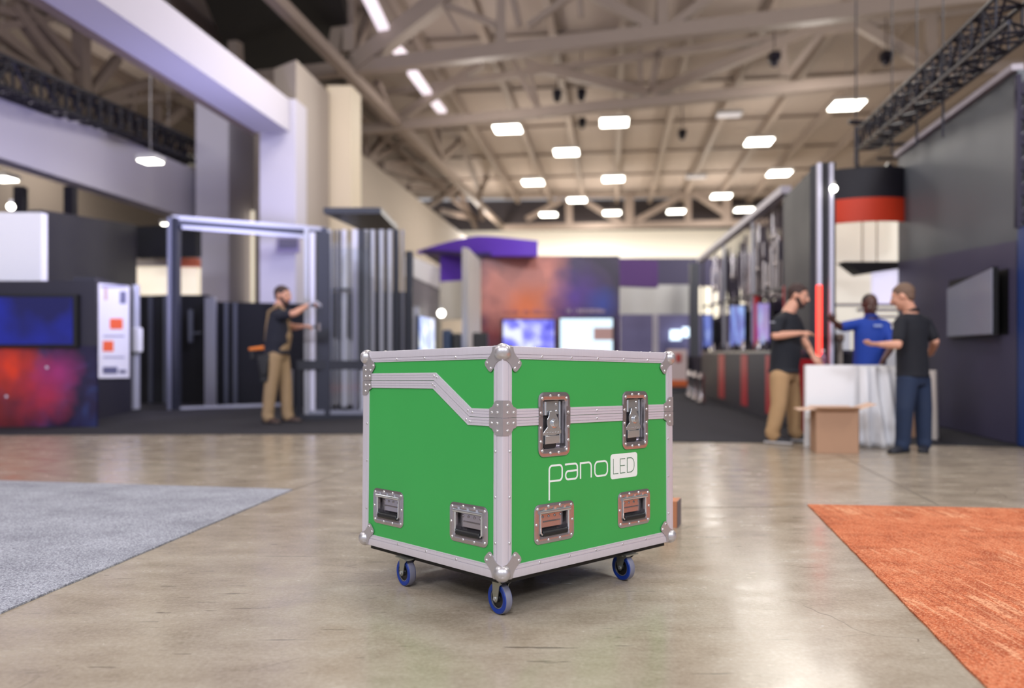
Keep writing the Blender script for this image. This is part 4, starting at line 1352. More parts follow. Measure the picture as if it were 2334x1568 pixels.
for i in range(9):
    px = 1612 + i * 17
    p = rl(px, 800)
    r = .04 + .015 * (i % 3)
    tag(MB().lathe([(r * .7, 0), (r, .02), (r, .08 + .03 * (i % 2)), (r * .5, .13 + .03 * (i % 2)), (r * .4, .18 + .03 * (i % 2))], V((p[0] - .12, p[1] - .36, zc + .041)), Z3, 12).build('metal_fitting', M_crod if i % 2 else M_cdark), 'small turned metal fitting standing on the striped counter', 'fitting', 'metal fittings on the striped counter')
for i in range(3):
    p = G(1598 + 6 * i, 908 + 5 * i)
    tag(MB().lathe([(.08, 0), (.09, .05), (.05, .12), (.05, .45), (.08, .5), (.03, .6)], V((p[0] - .25, p[1] - .3 * i, .02)), Z3, 12).build('metal_canister', M_crod), 'shiny canister on the carpet at the far corner of the striped counter', 'canister', 'canisters at the counter corner')

# tall black panel with light strips
root = empty('light_panel_wall', (0, 0, 0), 'tall black panel with white edge profiles and a red light strip, behind the man in khaki trousers', 'panel')
A, B = XY(1788, 11.9), XY(1866, 9.75)
zt_ = zat(371, 9.75)
wallp(MB(), A, B, .02, zt_, t=.2).build('side_panel', M_blackwall, root, 0)
wallp(MB(), B, XY(1896, 9.78), .02, zt_, t=.2).build('front_panel', mat('dark_slate_panel', (54, 56, 68), .5), root, 0)
for x, y0, y1, m, nm, w_ in ((1867, 372, 650, M_whiteled, 'white_edge', .045), (1867, 650, 832, M_redled, 'red_light_strip', .05), (1894, 372, 960, M_whiteled, 'white_edge', .04)):
    MB().bar(P(x, y1, 9.7), P(x, y0, 9.7), w_, .05).build(nm, m, root, 0)
root = empty('red_partition', (0, 0, 0), 'glossy red panel low behind the man in khaki trousers', 'panel')
wallp(MB(), XY(1822, 9.5), XY(1850, 9.3), .04, zat(818, 9.4), t=.1).build('red_board', M_red, root, 0)
wallp(MB(), XY(1824, 9.55), XY(1850, 9.35), .012, .06, t=.1).build('board_foot', M_hub, root, 0)

# hanging drum banner
root = empty('hanging_banner', (0, 0, 0), 'round hanging banner, black above and orange red below, beside the dark wall', 'banner')
cen = XY(2010, 12.0) + V((0, .9, 0))
RB = .95
for z0, z1, m, nm in ((zat(505, 12.0), zat(450, 12.0), M_orange, 'red_band'), (zat(450, 12.0), zat(380, 12.0), mat('black_banner', (30, 27, 38), .6), 'black_band')):
    rs = []
    for i in range(25):
        a_ = math.pi * (1.05 + .9 * i / 24)
        u = V((math.cos(a_), math.sin(a_), 0))
        rs.append([cen + u * RB + Z3 * z0, cen + u * RB + Z3 * z1, cen + u * (RB - .03) + Z3 * z1, cen + u * (RB - .03) + Z3 * z0])
    MB().rings(rs).build(nm, m, root, 40)
tag(MB().cyl(cen + Z3 * (zat(386, 11.2) - .1), cen + Z3 * CZ, .012, n=6).build('hanging_cable', M_truss), 'thin cable holding the round banner', 'cable')

# bright room behind
root = empty('white_booth', (0, 0, 0), 'bright cream back wall of the booth behind the man in the blue polo', 'booth wall')
wallp(MB(), XY(1890, 13.6), XY(2060, 13.6), .02, zat(492, 13.6), t=.2).build('back_wall', mat('glowing_booth_wall', (246, 240, 226), .6, emit=(246, 238, 222), estr=.45), root, 0)  # brightness of the cream wall is put in as its own glow
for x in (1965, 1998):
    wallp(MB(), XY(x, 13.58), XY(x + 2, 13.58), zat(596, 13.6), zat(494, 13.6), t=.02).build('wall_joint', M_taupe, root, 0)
root = empty('dark_awning', (0, 0, 0), 'dark slanted awning panel on the cream booth wall', 'awning')
MB().prism([P(1924, 596, 12.6), P(2056, 596, 12.6), P(2056, 611, 12.6), P(1962, 625, 12.6)], (0, .3, 0)).build('awning_panel', mat('awning_black', (38, 36, 42), .6), root, 0)
tag(wallp(MB(), XY(1992, 12.7), XY(2056, 12.7), zat(692, 12.7), zat(614, 12.7), t=.1).build('lit_screen', mat('lavender_lit', (232, 226, 250), .5, emit=(232, 226, 252), estr=.7), smooth=0), 'pale lavender lit panel under the dark awning', 'panel')
for i, (y0, y1, x0) in enumerate(((692, 697, 1900), (703, 709, 1960), (719, 724, 1990), (735, 742, 1990))):
    tag(wallp(MB(), XY(x0, 12.6), XY(2056, 12.6), zat(y1, 12.6), zat(y0, 12.6), t=.12).build('wall_shelf', mat('lilac_grey_shelf', (160, 150, 176), .5), smooth=0), 'thin lilac grey shelf on the cream booth wall, ' + ('topmost', 'second from the top', 'third from the top', 'lowest')[i] + ' of four', 'shelf', 'shelves on the cream booth wall')
root = empty('coat_post', (0, 0, 0), 'taupe post with bulky top under the outstretched arm of the man in blue', 'post')
MB().bar(XY(1913, 9.9) + Z3 * .02, P(1913, 776, 9.9), .06).build('post_shaft', M_taupe, root, 0)
MB().box(P(1913, 770, 9.9), (.10, .1, .10)).build('post_head', mat('brown_cap', (128, 108, 96), .6), root, 0, bevel=.02)
for i, (x0, x1, y0, dd) in enumerate(((1893, 1938, 750, 10.3), (2022, 2046, 800, 10.2))):
    tag(wallp(MB(), XY(x0, dd), XY(x1, dd), .02, zat(y0, dd), t=.08).build('foam_board', M_white, smooth=0), ('white board standing behind the taupe post', 'white board standing right behind the man in the blue polo')[i], 'board')

# big dark wall on the right
root = empty('booth_wall', (0, 0, 0), 'huge dark grey booth wall filling the right side', 'booth wall')
A, B = XY(2047, 12.3), XY(2320, 8.52)
zt_ = 4.06
wallp(MB(), A, B, .02, zt_, t=-.25 * -1).build('upper_panel', mat('right_wall_grey', (102, 106, 114), .5, 0, .05, .7), root, 0)
pl = planexy((A[0] - .02, A[1] - .02), (B[0] - .02, B[1] - .02))
# slightly darker lower board with a sloping top joint
q = [pl(2049, 955), pl(2318, 1010), pl(2318, 548), pl(2049, 598)]
mid = pl(2200, 800)
q[0] = V((q[0][0], q[0][1], .02))
q[1] = V((q[1][0], q[1][1], .02))
MB().prism(q, (-.01, -.01, 0)).build('lower_board', mat('right_wall_lower', (80, 76, 104), .45, 0, .05, .7), root, 0)
MB().bar(V((A[0], A[1], zt_ + .03)), V((B[0], B[1], zt_ + .03)), .12, .07).build('top_rail', mat('pale_rail', (176, 168, 180), .5), root, 0)
for i, (x, y, lab) in enumerate(((2076, 338, 'far left corner'), (2135, 300, 'second from the far end'), (2203, 246, 'third from the far end'), (2262, 206, 'nearest'))):
    p = P(x, y, A[1] + (B[1] - A[1]) * (x - 2047) / 273 * .9)
    tag(MB().ball(p, .035 if i else .055, n=10, m=8).build('spot_bulb', mat('pale_bulb', (235, 225, 230), .4, emit=(235, 225, 232), estr=.8)), 'small pale bulb on the rail of the huge dark wall, ' + lab, 'bulb', 'bulbs on the dark wall rail')
root = empty('television', (0, 0, 0), 'television on a swing mount on the dark right wall, with a painted pale reflection', 'television')
p = [V((G_[0], G_[1], G_[2])) for G_ in (P(2160, 768, 10.15), P(2262, 766, 8.75), P(2257, 607, 8.75), P(2153, 652, 10.15))]
zb = (p[0][2] + p[1][2]) / 2
a_, b_ = V((p[0][0], p[0][1], 0)), V((p[1][0], p[1][1], 0))
n_ = V((-(b_ - a_)[1], (b_ - a_)[0], 0)).normalized()
wallp(MB(), a_, b_, 1.2, 1.84, 1.96, t=.06).build('screen_frame', M_hub, root, 0)
wallp(MB(), a_ - n_ * .008, b_ - n_ * .008, 1.215, 1.825, 1.945, t=.01).build('screen', mat('painted_reflection_screen', (172, 174, 194), .15, 0, spec=.8), root, 0)  # pale reflection on the switched-off screen is put into the base colour
MB().bar((a_ + b_) / 2 + Z3 * 1.55 + n_ * .06, (a_ + b_) / 2 + n_ * .5 + Z3 * 1.55, .12, .2).build('swing_mount', M_hub, root, 0)
mb = MB().prism([pl(2165, 768), pl(2300, 762), pl(2300, 612), pl(2165, 640)], (-.02, -.02, 0))
tag(mb.build('wall_mount_plate', M_hub, smooth=0), 'black mounting plate on the dark wall behind the swung television', 'mounting plate')
root = empty('blue_end_panel', (0, 0, 0), 'deep blue end panel with a metal lattice above, at the right border', 'panel')
A2, B2 = XY(2319, 8.45), XY(2420, 7.4)
wallp(MB(), A2, B2, .02, zat(520, 8.4), t=.2).build('blue_board', mat('deep_blue_board', (26, 62, 136), .5, 0, .1, 1.0), root, 0)
mb = MB()
for i in range(12):
    y0, y1 = 520 - i * 29, 520 - (i + 1) * 29
    mb.bar(P(2322 if i % 2 else 2352, y0, 8.4), P(2352 if i % 2 else 2322, y1, 8.4), .035)
for x in (2320, 2354):
    mb.bar(P(x, 520, 8.4), P(x, 170, 8.4), .05)
mb.build('lattice', mat('lattice_steel', (70, 66, 84), .35, .6), root, 0)

# white board with wrapping sheet, carton
root = empty('white_board', (0, 0, 0), 'big white board propped upright between the men, partly wrapped in thin white sheet', 'board')
wallp(MB(), XY(1837, 8.46), XY(2018, 8.46), .002, zat(832, 8.46), t=.06).build('board', M_white, root, 0)
mb = MB()
random.seed(3)
rs = []
nx, nz = 26, 14
for i in range(nx + 1):
    u = i / nx
    px = 1962 + (2040 - 1962) * u
    col = []
    for j in range(nz + 1):
        v = j / nz
        z = .006 + (zat(834, 8.4) - .006) * v
        sw = (1 - v) * .14
        x = XY(px, 8.36)[0] + (u - .3) * sw * .6 * (1 if u > .3 else .4)
        y = 8.37 + .03 * math.sin(u * 21 + v * 2) * (.5 + (1 - v)) + .02 * math.sin(u * 9 - v * 4) - .10 * (1 - v) * u
        col.append(V((x, y, z)))
    rs.append(col)
mb.rings(rs, closed=False, caps=False)
o = mb.build('wrapping_sheet', mat('thin_white_sheet', (238, 238, 244), .55, sheen=.2), root, 60)
so = o.modifiers.new('solid', 'SOLIDIFY')
so.thickness = .003
root = empty('cardboard_box', (0, 0, 0), 'open brown cardboard box with flaps spread, before the white board', 'box')
a_, b_, c_ = XY(1860, 7.86), XY(1958, 7.83), XY(1846, 8.22)
zb_ = .435
dv = c_ - a_
mb = MB()
tk = .006
ux = (b_ - a_).normalized()
uy = dv.normalized()
W_, D_ = (b_ - a_).length, dv.length
for o_, sx, sy in ((a_, W_, tk), (a_ + dv - uy * tk, W_, tk), (a_, tk, D_), (b_ - ux * tk, tk, D_)):
    c = o_ + ux * sx / 2 + uy * sy / 2 + Z3 * (zb_ / 2 + .002)
    mb.box(c, (sx, sy, zb_), (ux, uy, Z3))
mb.box(a_ + ux * W_ / 2 + uy * D_ / 2 + Z3 * .006, (W_ - .01, D_ - .01, .008), (ux, uy, Z3))
mb.build('box_body', M_card, root, 0)
m_fl = mat('flap_card', (214, 180, 158), .8, 0, .05, 6)
for base, d1, L1, out, rise in ((a_, uy, D_, -ux, -.01), (b_, uy, D_, ux, .05), (a_, ux, W_, -uy, .03), (a_ + dv, ux, W_, uy, .01)):
    p0, p1 = base + Z3 * (zb_ + .003), base + d1 * L1 + Z3 * (zb_ + .003)
    e = out * (.17 if abs(out.dot(ux)) > .5 else .1) + Z3 * rise
    MB().prism([p0, p1, p1 + e, p0 + e], Z3 * .005).build('box_flap', m_fl, root, 0)
root = empty('water_bottle', (0, 0, 0), 'small clear bottle standing behind the top edge of the white board', 'bottle')
pb_ = P(1880, 832, 9.45)
tag(MB().box(pb_ - Z3 * .43 + V((0, .05, 0)), (.3, .3, .84)).build('pedestal', mat('dark_cabinet', (52, 50, 62), .5), smooth=0), 'dark pedestal hidden behind the white board, carrying the bottle', 'pedestal')
MB().lathe([(.025, 0), (.032, .01), (.032, .12), (.014, .15), (.013, .17)], pb_ + V((0, .05, -.008)), Z3, 16).build('bottle_body', mat('bottle_plastic', (150, 150, 190), .15, trans=.6), root)
MB().cyl(pb_ + V((0, .05, .163)), pb_ + V((0, .05, .185)), .016, n=12).build('bottle_cap', M_white, root)
o = MB().hexa([XY(2112, 9.1), XY(2136, 9.0), XY(2140, 9.2), XY(2116, 9.3)] + [p_ + Z3 * z for p_, z in zip((XY(2100, 9.1), XY(2132, 9.0), XY(2136, 9.2), XY(2104, 9.3)), (.80,) * 4)]).build('packing_board', mat('pale_board', (206, 196, 190), .7), smooth=0)
tag(o, 'pale packing board leaning behind the man in the black polo', 'board')
o = MB().hexa([XY(2078, 9.3), XY(2112, 9.3), XY(2112, 9.6), XY(2078, 9.6)] + [p_ + Z3 * .42 for p_ in (XY(2078, 9.3), XY(2112, 9.3), XY(2112, 9.6), XY(2078, 9.6))]).build('carton', M_card, smooth=0)
tag(o, 'small brown carton seen between the legs of the man in the black polo', 'box')
root = empty('small_box', (0, 0, 0), 'small brown box with grey side peeking out behind the green case', 'box')
dd = F / (1203 - HZ)
a_, b_, c_ = XY(1505, dd), XY(1543, dd), XY(1551, dd + .12)
h_ = zat(1143, dd)
MB().hexa([a_, b_, c_, c_ - (b_ - a_)] + [p_ + Z3 * h_ for p_ in (a_, b_, c_, c_ - (b_ - a_))]).build('box_body', mat('warm_brown_card', (196, 128, 92), .7), root, 0)
MB().hexa([b_ + V((.001, -.001, 0)), b_ + V((.004, -.003, 0)), c_ + V((.004, 0, 0)), c_ + V((.001, 0, 0))] + [p_ + Z3 * h_ for p_ in (b_ + V((.001, -.001, 0)), b_ + V((.004, -.003, 0)), c_ + V((.004, 0, 0)), c_ + V((.001, 0, 0)))]).build('side_flap', mat('grey_board_side', (116, 104, 108), .6), root, 0)
# ------------------------------------------------------------------ people
M_skin = mat('light_skin', (214, 158, 134), 0.5, 0, 0.06, 12)
M_skin2 = mat('dark_skin', (84, 54, 46), 0.45, 0, 0.06, 12)
M_lips = mat('lips', (168, 96, 88), .5)
M_lips2 = mat('dark_lips', (92, 52, 48), .5)
M_eye = mat('eye_white', (176, 160, 150), .3)
M_iris = mat('iris', (40, 30, 26), .3)


def capsule(mb, p0, p1, r0, r1, sx=1.0, sy=1.0, ax=None, n=16):
    """tapered limb segment with rounded ends; sx, sy squash it along the given side axis and across"""
    p0, p1 = V(p0), V(p1)
    d = p1 - p0
    L = d.length
    d = d / L if L > 1e-6 else V((0, 0, 1))
    x = (ax - d * ax.dot(d)).normalized() if ax is not None else d.orthogonal().normalized()
    y = d.cross(x)
    rs = []
    for k in range(5):
        t = -math.pi / 2 * (1 - k / 4)
        rs.append((p0 + d * (r0 * math.sin(t)), r0 * max(math.cos(t), .02)))
    for k in range(5):
        t = math.pi / 2 * (k / 4)
        rs.append((p1 + d * (r1 * math.sin(t)), r1 * max(math.cos(t), .02)))
    mb.rings([[c + x * (math.cos(2 * math.pi * i / n) * r * sx) + y * (math.sin(2 * math.pi * i / n) * r * sy) for i in range(n)] for c, r in rs])


def stack(mb, secs, n=24):                     # loft of ellipses: (centre, side axis, fwd axis, half width, half depth)
    mb.rings([[c + sx * (math.cos(2 * math.pi * i / n) * w) + fy * (math.sin(2 * math.pi * i / n) * d) for i in range(n)] for c, sx, fy, w, d in secs])


def fuse(mb, name, m, parent, voxel=.009, smooth=4, xf=None):
    """melt overlapping volumes into one continuous skin and bake it"""
    o = mb.build('tmp_' + name, m, None, 0)
    r = o.modifiers.new('r', 'REMESH')
    r.mode = 'VOXEL'
    r.voxel_size = voxel
    s = o.modifiers.new('s', 'SMOOTH')
    s.iterations = smooth
    s.factor = .5
    dg = bpy.context.evaluated_depsgraph_get()
    me = bpy.data.meshes.new_from_object(o.evaluated_get(dg))
    me.name = name
    bpy.data.objects.remove(o)
    me.materials.clear()
    me.materials.append(m)
    me.polygons.foreach_set('use_smooth', [True] * len(me.polygons))
    if xf is not None:
        me.transform(xf)
    ob = bpy.data.objects.new(name, me)
    C.objects.link(ob)
    ob.parent = parent
    return ob


def hand(mb, wrist, dirv, palm, s=1.0, curl=.5, thumb=1, fist=False):
    """palm, four unequal jointed fingers and a thumb; palm = palm normal, thumb = side (+1/-1)"""
    d = V(dirv).normalized()
    pn = V(palm)
    pn = (pn - d * pn.dot(d)).normalized()
    sd = d.cross(pn) * thumb
    w = V(wrist)
    capsule(mb, w, w + d * .025 * s, .026 * s, .030 * s, 1.1, .75, sd)
    capsule(mb, w + d * .03 * s, w + d * .075 * s, .036 * s, .038 * s, 1.08, .48, sd)
    for k, (o, L) in enumerate(((.028, .070), (.0095, .078), (-.0095, .073), (-.027, .058))):
        b = w + d * (.088 - .004 * abs(k - 1)) * s + sd * o * s
        dd = (d + sd * (.10 - .07 * k)).normalized()
        c = curl * (1 + .12 * k)
        p = b
        for seg, (f, r) in enumerate(((.45, .0098), (.32, .0088), (.25, .0078))):
            a = c * (seg + .6)
            v = (dd * math.cos(a) + pn * math.sin(a))
            q = p + v * L * f * s
            capsule(mb, p, q, r * s * 1.04, r * s * .95, n=10)
            p = q
    b = w + d * .03 * s + sd * .030 * s
    v1 = (d * .75 + sd * .75 + pn * .35).normalized()
    v2 = (d * .95 + sd * .25 + pn * (.3 + curl * .6)).normalized()
    capsule(mb, b, b + v1 * .038 * s, .0135 * s, .0115 * s, n=10)
    capsule(mb, b + v1 * .038 * s, b + v1 * .038 * s + v2 * .034 * s, .011 * s, .009 * s, n=10)


def person(label, s, J, face, skin, lips, shirt_m, trouser_m, shoe_m, hair_m, hair_style, belly=1.0, sleeve=.72, hands=None, toes=None, polo=False, shirt_len=.05, beard=False, extra=None):
    base = V((J['pel'][0], J['pel'][1], 0))
    root = empty('person', base, label, 'person')
    xf = rel(root)
    side = (J['shL'] - J['shR'])
    side = V((side[0], side[1], side[2] * .4)).normalized()
    upv = (J['neck'] - J['pel']).normalized()
    fwd = side.cross(upv).normalized() * 1.0
    if fwd.dot(V((face[0], face[1], 0))) < 0:
        fwd = -fwd
    hs = (J['hipL'] - J['hipR'])
    hside = V((hs[0], hs[1], 0)).normalized()
    hf = V((-hside[1], hside[0], 0))
    if hf.dot(fwd) < 0:
        hf = -hf
    neck, pel = J['neck'], J['pel']
    chest = pel.lerp(neck, .70)
    waist = pel.lerp(neck, .34)

    def torso(mb, g, lower=0.0, top=True):
        secs = [(pel - upv * lower, hside, hf, (.178 + g) * s, (.122 * belly + g) * s), (pel - upv * lower * .6, hside, hf, (.180 + g) * s, (.124 * belly + g) * s)] if g > 0 else [(pel - upv * (.10 * s), hside, hf, (.155 + g) * s, (.11 + g) * s)]
        secs += [ (pel, hside, hf, (.172 + g) * s, (.122 * (.5 + .5 * belly) + g) * s),
                (pel.lerp(waist, .6) + fwd * (.02 * (belly - 1)) * s, side, fwd, (.165 * (.6 + .4 * belly) + g) * s, (.118 * belly + g) * s),
                (waist + fwd * (.03 * (belly - 1)) * s, side, fwd, (.162 * (.6 + .4 * belly) + g) * s, (.116 * belly + g) * s),
                (chest, side, fwd, (.182 + g) * s, (.118 + g) * s), (pel.lerp(neck, .84), side, fwd, (.178 + g) * s, (.10 + g) * s), (pel.lerp(neck, .94), side, fwd, (.12 + g) * s, (.075 + g) * s)]
        if top:
            secs.append((pel.lerp(neck, 1.0), side, fwd, (.066 + g * .7) * s, (.062 + g * .7) * s))
        stack(mb, secs)
        for k in ('shL', 'shR'):
            capsule(mb, pel.lerp(neck, .90), J[k], (.062 + g * .6) * s, (.056 + g) * s)

    body_s = s
    # body: one continuous skin
    mb = MB()
    torso(mb, -.012)
    head = J['head']
    f = V(face).normalized()
    r_ = f.cross(Z3).normalized()
    u = r_.cross(f).normalized()
    capsule(mb, neck - upv * .03 * body_s, head - u * .05 * body_s - f * .012 * body_s, .070 * body_s, .062 * body_s)
    s = body_s * 1.12
    mb.ball(head + u * .022 * s - f * .012 * s, (.074 * s, .094 * s, .092 * s), (r_, f, u), 20, 14)
    mb.ball(head - u * .030 * s + f * .018 * s, (.060 * s, .070 * s, .078 * s), (r_, f, u), 18, 12)
    mb.ball(head - u * .088 * s + f * .052 * s, (.028 * s, .026 * s, .022 * s), (r_, f, u), 12, 8)      # chin
    capsule(mb, head + u * .018 * s + f * .082 * s, head - u * .022 * s + f * .103 * s, .010 * s, .016 * s)   # nose
    for q in (1, -1):
        mb.ball(head - u * .030 * s + f * .094 * s + r_ * (.012 * q * s), .010 * s, n=10, m=6)
        mb.ball(head + u * .030 * s + f * .076 * s + r_ * (.028 * q * s), (.024 * s, .012 * s, .009 * s), (r_, f, u), 10, 6)      # brow
        mb.ball(head - u * .012 * s + f * .066 * s + r_ * (.040 * q * s), (.020 * s, .018 * s, .018 * s), (r_, f, u), 10, 6)     # cheek
        mb.ball(head - u * .004 * s - f * .008 * s + r_ * (.076 * q * s), (.010 * s, .020 * s, .032 * s), (r_, f, u), 10, 8)      # ear
    s = body_s
    for k in 'LR':
        capsule(mb, J['sh' + k], J['el' + k], .050 * s, .042 * s)
        capsule(mb, J['el' + k], J['el' + k].lerp(J['wr' + k], .3), .042 * s, .043 * s)
        capsule(mb, J['el' + k].lerp(J['wr' + k], .3), J['wr' + k], .043 * s, .027 * s)
        hd = hands[k]
        hand(mb, J['wr' + k], hd[0], hd[1], s, hd[2], hd[3])
        capsule(mb, J['hip' + k], J['kn' + k], .080 * s, .052 * s)
        capsule(mb, J['kn' + k], J['kn' + k].lerp(J['an' + k], .35), .050 * s, .055 * s)
        capsule(mb, J['kn' + k].lerp(J['an' + k], .35), J['an' + k], .055 * s, .036 * s)
        capsule(mb, J['an' + k] - Z3 * .035 * s, J['an' + k] + toes[k] * .12 * s - Z3 * .05 * s, .032 * s, .026 * s)
    fuse(mb, 'body', skin, root, .0085, 3, xf)
    s = body_s * 1.12
    mb = MB()                                   # eyes with dark iris
    for q in (1, -1):
        c = head + u * .012 * s + f * .077 * s + r_ * (.030 * q * s)
        mb.cur = 0
        mb.ball(c, .0105 * s, n=10, m=8)
        mb.cur = 1
        mb.ball(c + f * .0045 * s - u * .002 * s, .0075 * s, n=8, m=6)
    mb.build('eyes', [M_eye, M_iris], root, xf=xf)
    mb = MB()
    mb.ball(head - u * .056 * s + f * .080 * s, (.026 * s, .012 * s, .008 * s), (r_, f, u), 12, 6)
    mb.build('mouth', lips, root, xf=xf)
    # hair
    mb = MB()
    if hair_style == 'short':
        mb.ball(head + u * .034 * s - f * .022 * s, (.079 * s, .096 * s, .088 * s), (r_, f, u), 20, 12)
        mb.ball(head + u * .066 * s + f * .004 * s, (.064 * s, .066 * s, .044 * s), (r_, f, u), 16, 10)
        mb.ball(head - u * .012 * s - f * .056 * s, (.064 * s, .046 * s, .056 * s), (r_, f, u), 16, 10)
    elif hair_style == 'thin':
        mb.ball(head + u * .030 * s - f * .028 * s, (.0775 * s, .090 * s, .086 * s), (r_, f, u), 20, 12)
        mb.ball(head - u * .010 * s - f * .052 * s, (.064 * s, .046 * s, .052 * s), (r_, f, u), 16, 10)
    fuse(mb, 'hair', hair_m, root, .007, 2, xf)
    if beard:
        mb = MB()
        for q in (1, -1):
            capsule(mb, head - u * .030 * s + f * .020 * s + r_ * (.056 * q * s), head - u * .086 * s + f * .052 * s + r_ * (.016 * q * s), .020 * s, .030 * s)
        mb.ball(head - u * .092 * s + f * .052 * s, (.034 * s, .028 * s, .024 * s), (r_, f, u), 12, 8)
        capsule(mb, head - u * .042 * s + f * .090 * s - r_ * .022 * s, head - u * .042 * s + f * .090 * s + r_ * .022 * s, .006 * s, .006 * s)
        fuse(mb, 'beard', hair_m, root, .007, 2, xf)
    s = body_s
    # shirt
    mb = MB()
    torso(mb, .012, shirt_len * s, False)
    for k in 'LR':
        e = J['sh' + k].lerp(J['el' + k], sleeve)
        capsule(mb, J['sh' + k], e, .066 * s, .063 * s)
    fuse(mb, 'shirt', shirt_m, root, .010, 5, xf)
    if polo:
        mb = MB()
        rs = []
        for zz, g in ((0, .008), (.035, .004)):
            rs.append([pel.lerp(neck, .985) + upv * zz * s + side * (math.cos(a * math.pi / 10) * (.070 + g) * s) + fwd * (math.sin(a * math.pi / 10) * (.066 + g) * s) for a in range(20)])
        rs.append([p + (p - neck - upv * .02 * s).normalized() * .012 - upv * .030 * s for p in rs[1]])
        mb.rings(rs, caps=False)
        o = mb.build('collar', shirt_m, root, 60, xf=xf)
        so = o.modifiers.new('s', 'SOLIDIFY')
        so.thickness = .004
    # trousers
    mb = MB()
    stack(mb, [(pel - upv * .13 * s, hside, hf, .15 * s, .118 * s), (pel - upv * .04 * s, hside, hf, .180 * s, (.124 * (.6 + .4 * belly) + .004) * s), (pel + upv * .06 * s, hside, hf, .172 * s, (.118 * (.6 + .4 * belly) + .004) * s)])
    for k in 'LR':
        capsule(mb, J['hip' + k] - Z3 * .02, J['kn' + k], .108 * s, .086 * s)
        capsule(mb, J['kn' + k], J['an' + k] + Z3 * .01, .086 * s, .072 * s)
        capsule(mb, J['an' + k] + Z3 * .03, J['an' + k] - Z3 * .015 + toes[k] * .02, .075 * s, .070 * s, 1, 1)
    if extra == 'overalls':
        stack(mb, [(pel + fwd * .030 * s, side, fwd, .168 * s, .13 * s), (waist + fwd * .020 * s, side, fwd, .160 * s * (.6 + .4 * belly), .128 * belly * s), (pel.lerp(neck, .52) + fwd * .055 * s, side, fwd, .135 * s, .10 * s), (pel.lerp(neck, .74) + fwd * .07 * s, side, fwd, .105 * s, .068 * s)])
    fuse(mb, 'trousers', trouser_m, root, .010, 5, xf)
    if extra == 'overalls':
        mb = MB()
        for q in (1, -1):
            pts = [pel.lerp(neck, .72) + fwd * .135 * s + side * .085 * q * s, pel.lerp(neck, .90) + fwd * .10 * s + side * .10 * q * s, pel.lerp(neck, .985) + side * .105 * q * s + upv * .035 * s, pel.lerp(neck, .88) - fwd * .115 * s + side * .09 * q * s, pel.lerp(neck, .55) - fwd * .135 * s + side * .03 * q * s, pel.lerp(neck, .2) - fwd * .14 * s + side * .05 * q * s]
            mb.tube(pts, .016 * s, 8)
        mb.build('shoulder_straps', trouser_m, root, xf=xf)
    # shoes
    for k in 'LR':
        t = toes[k]
        a = J['an' + k]
        zf = .012
        sx_ = V((-t[1], t[0], 0))
        c0 = V((a[0], a[1], 0)) - t * .05 * s
        mb = MB()
        rs = []
        for q, w_, h_ in ((-.02, .030, .05), (.0, .040, .085), (.06, .042, .095), (.12, .046, .075), (.18, .050, .058), (.235, .044, .046), (.262, .026, .030)):
            c = c0 + t * q * s
            rs.append([c + sx_ * (w_ * s * x) + Z3 * (z + zbase) for x, z, zbase in ((.9, .003, 0), (1, .02, 0), (.95, h_ * s * .7, 0), (.5, h_ * s, 0), (-.5, h_ * s, 0), (-.95, h_ * s * .7, 0), (-1, .02, 0), (-.9, .003, 0))])
        mb.rings(rs)
        sh = mb.build('shoe', shoe_m[0], root, 50, xf=xf)
        mb = MB()
        rs = []
        for q, w_ in ((-.026, .032), (.0, .043), (.06, .044), (.12, .049), (.18, .053), (.24, .047), (.268, .028)):
            c = c0 + t * q * s
            rs.append([c + sx_ * (w_ * s * x) + Z3 * z for x, z in ((1, .001), (1, .020), (-1, .020), (-1, .001))])
        mb.rings(rs)
        mb.build('shoe_sole', shoe_m[1], sh, 50, xf=xf)
    return root, dict(fwd=fwd, side=side, up=upv, waist=waist, chest=chest, xf=xf)


def JJ(d, q):
    return {k: P(v[0], v[1], d + (v[2] if len(v) > 2 else 0)) for k, v in q.items()}


def onfloor(J, s):                              # knees and ankles follow the pixels, ankles sit 8 cm above the ground
    for k in 'LR':
        J['an' + k][2] = .085 * s
    return J


M_khaki = mat('khaki_cotton', (176, 142, 104), .85, 0, .12, 7, .25, 18)
M_navytee = mat('black_navy_cotton', (28, 30, 44), .85, 0, .1, 6, .25, 18)
M_blacktee = mat('black_cotton', (30, 33, 42), .85, 0, .1, 6, .25, 18)
M_polo_blk = mat('black_pique', (22, 24, 34), .85, 0, .1, 6, .25, 18)
M_blue_polo = mat('royal_blue_pique', (26, 62, 158), .8, 0, .1, 6, .25, 18)
M_jeans = mat('dark_denim', (30, 44, 72), .85, 0, .15, 9, .25, 22)
M_ovr = mat('brown_work_cloth', (158, 132, 100), .85, 0, .12, 7, .25, 18)
M_shoe = mat('dark_shoe', (30, 32, 44), .6)
M_sole = mat('pale_sole', (206, 202, 204), .6)
M_dsole = mat('dark_sole', (24, 24, 28), .6)
M_boot = mat('brown_boot', (72, 54, 48), .6)
h_dark = mat('dark_brown_hair', (62, 44, 42), .7, 0, .2, 80)
h_brown = mat('brown_hair', (112, 88, 74), .7, 0, .2, 80)
h_black = mat('black_hair', (30, 24, 24), .7, 0, .2, 80)

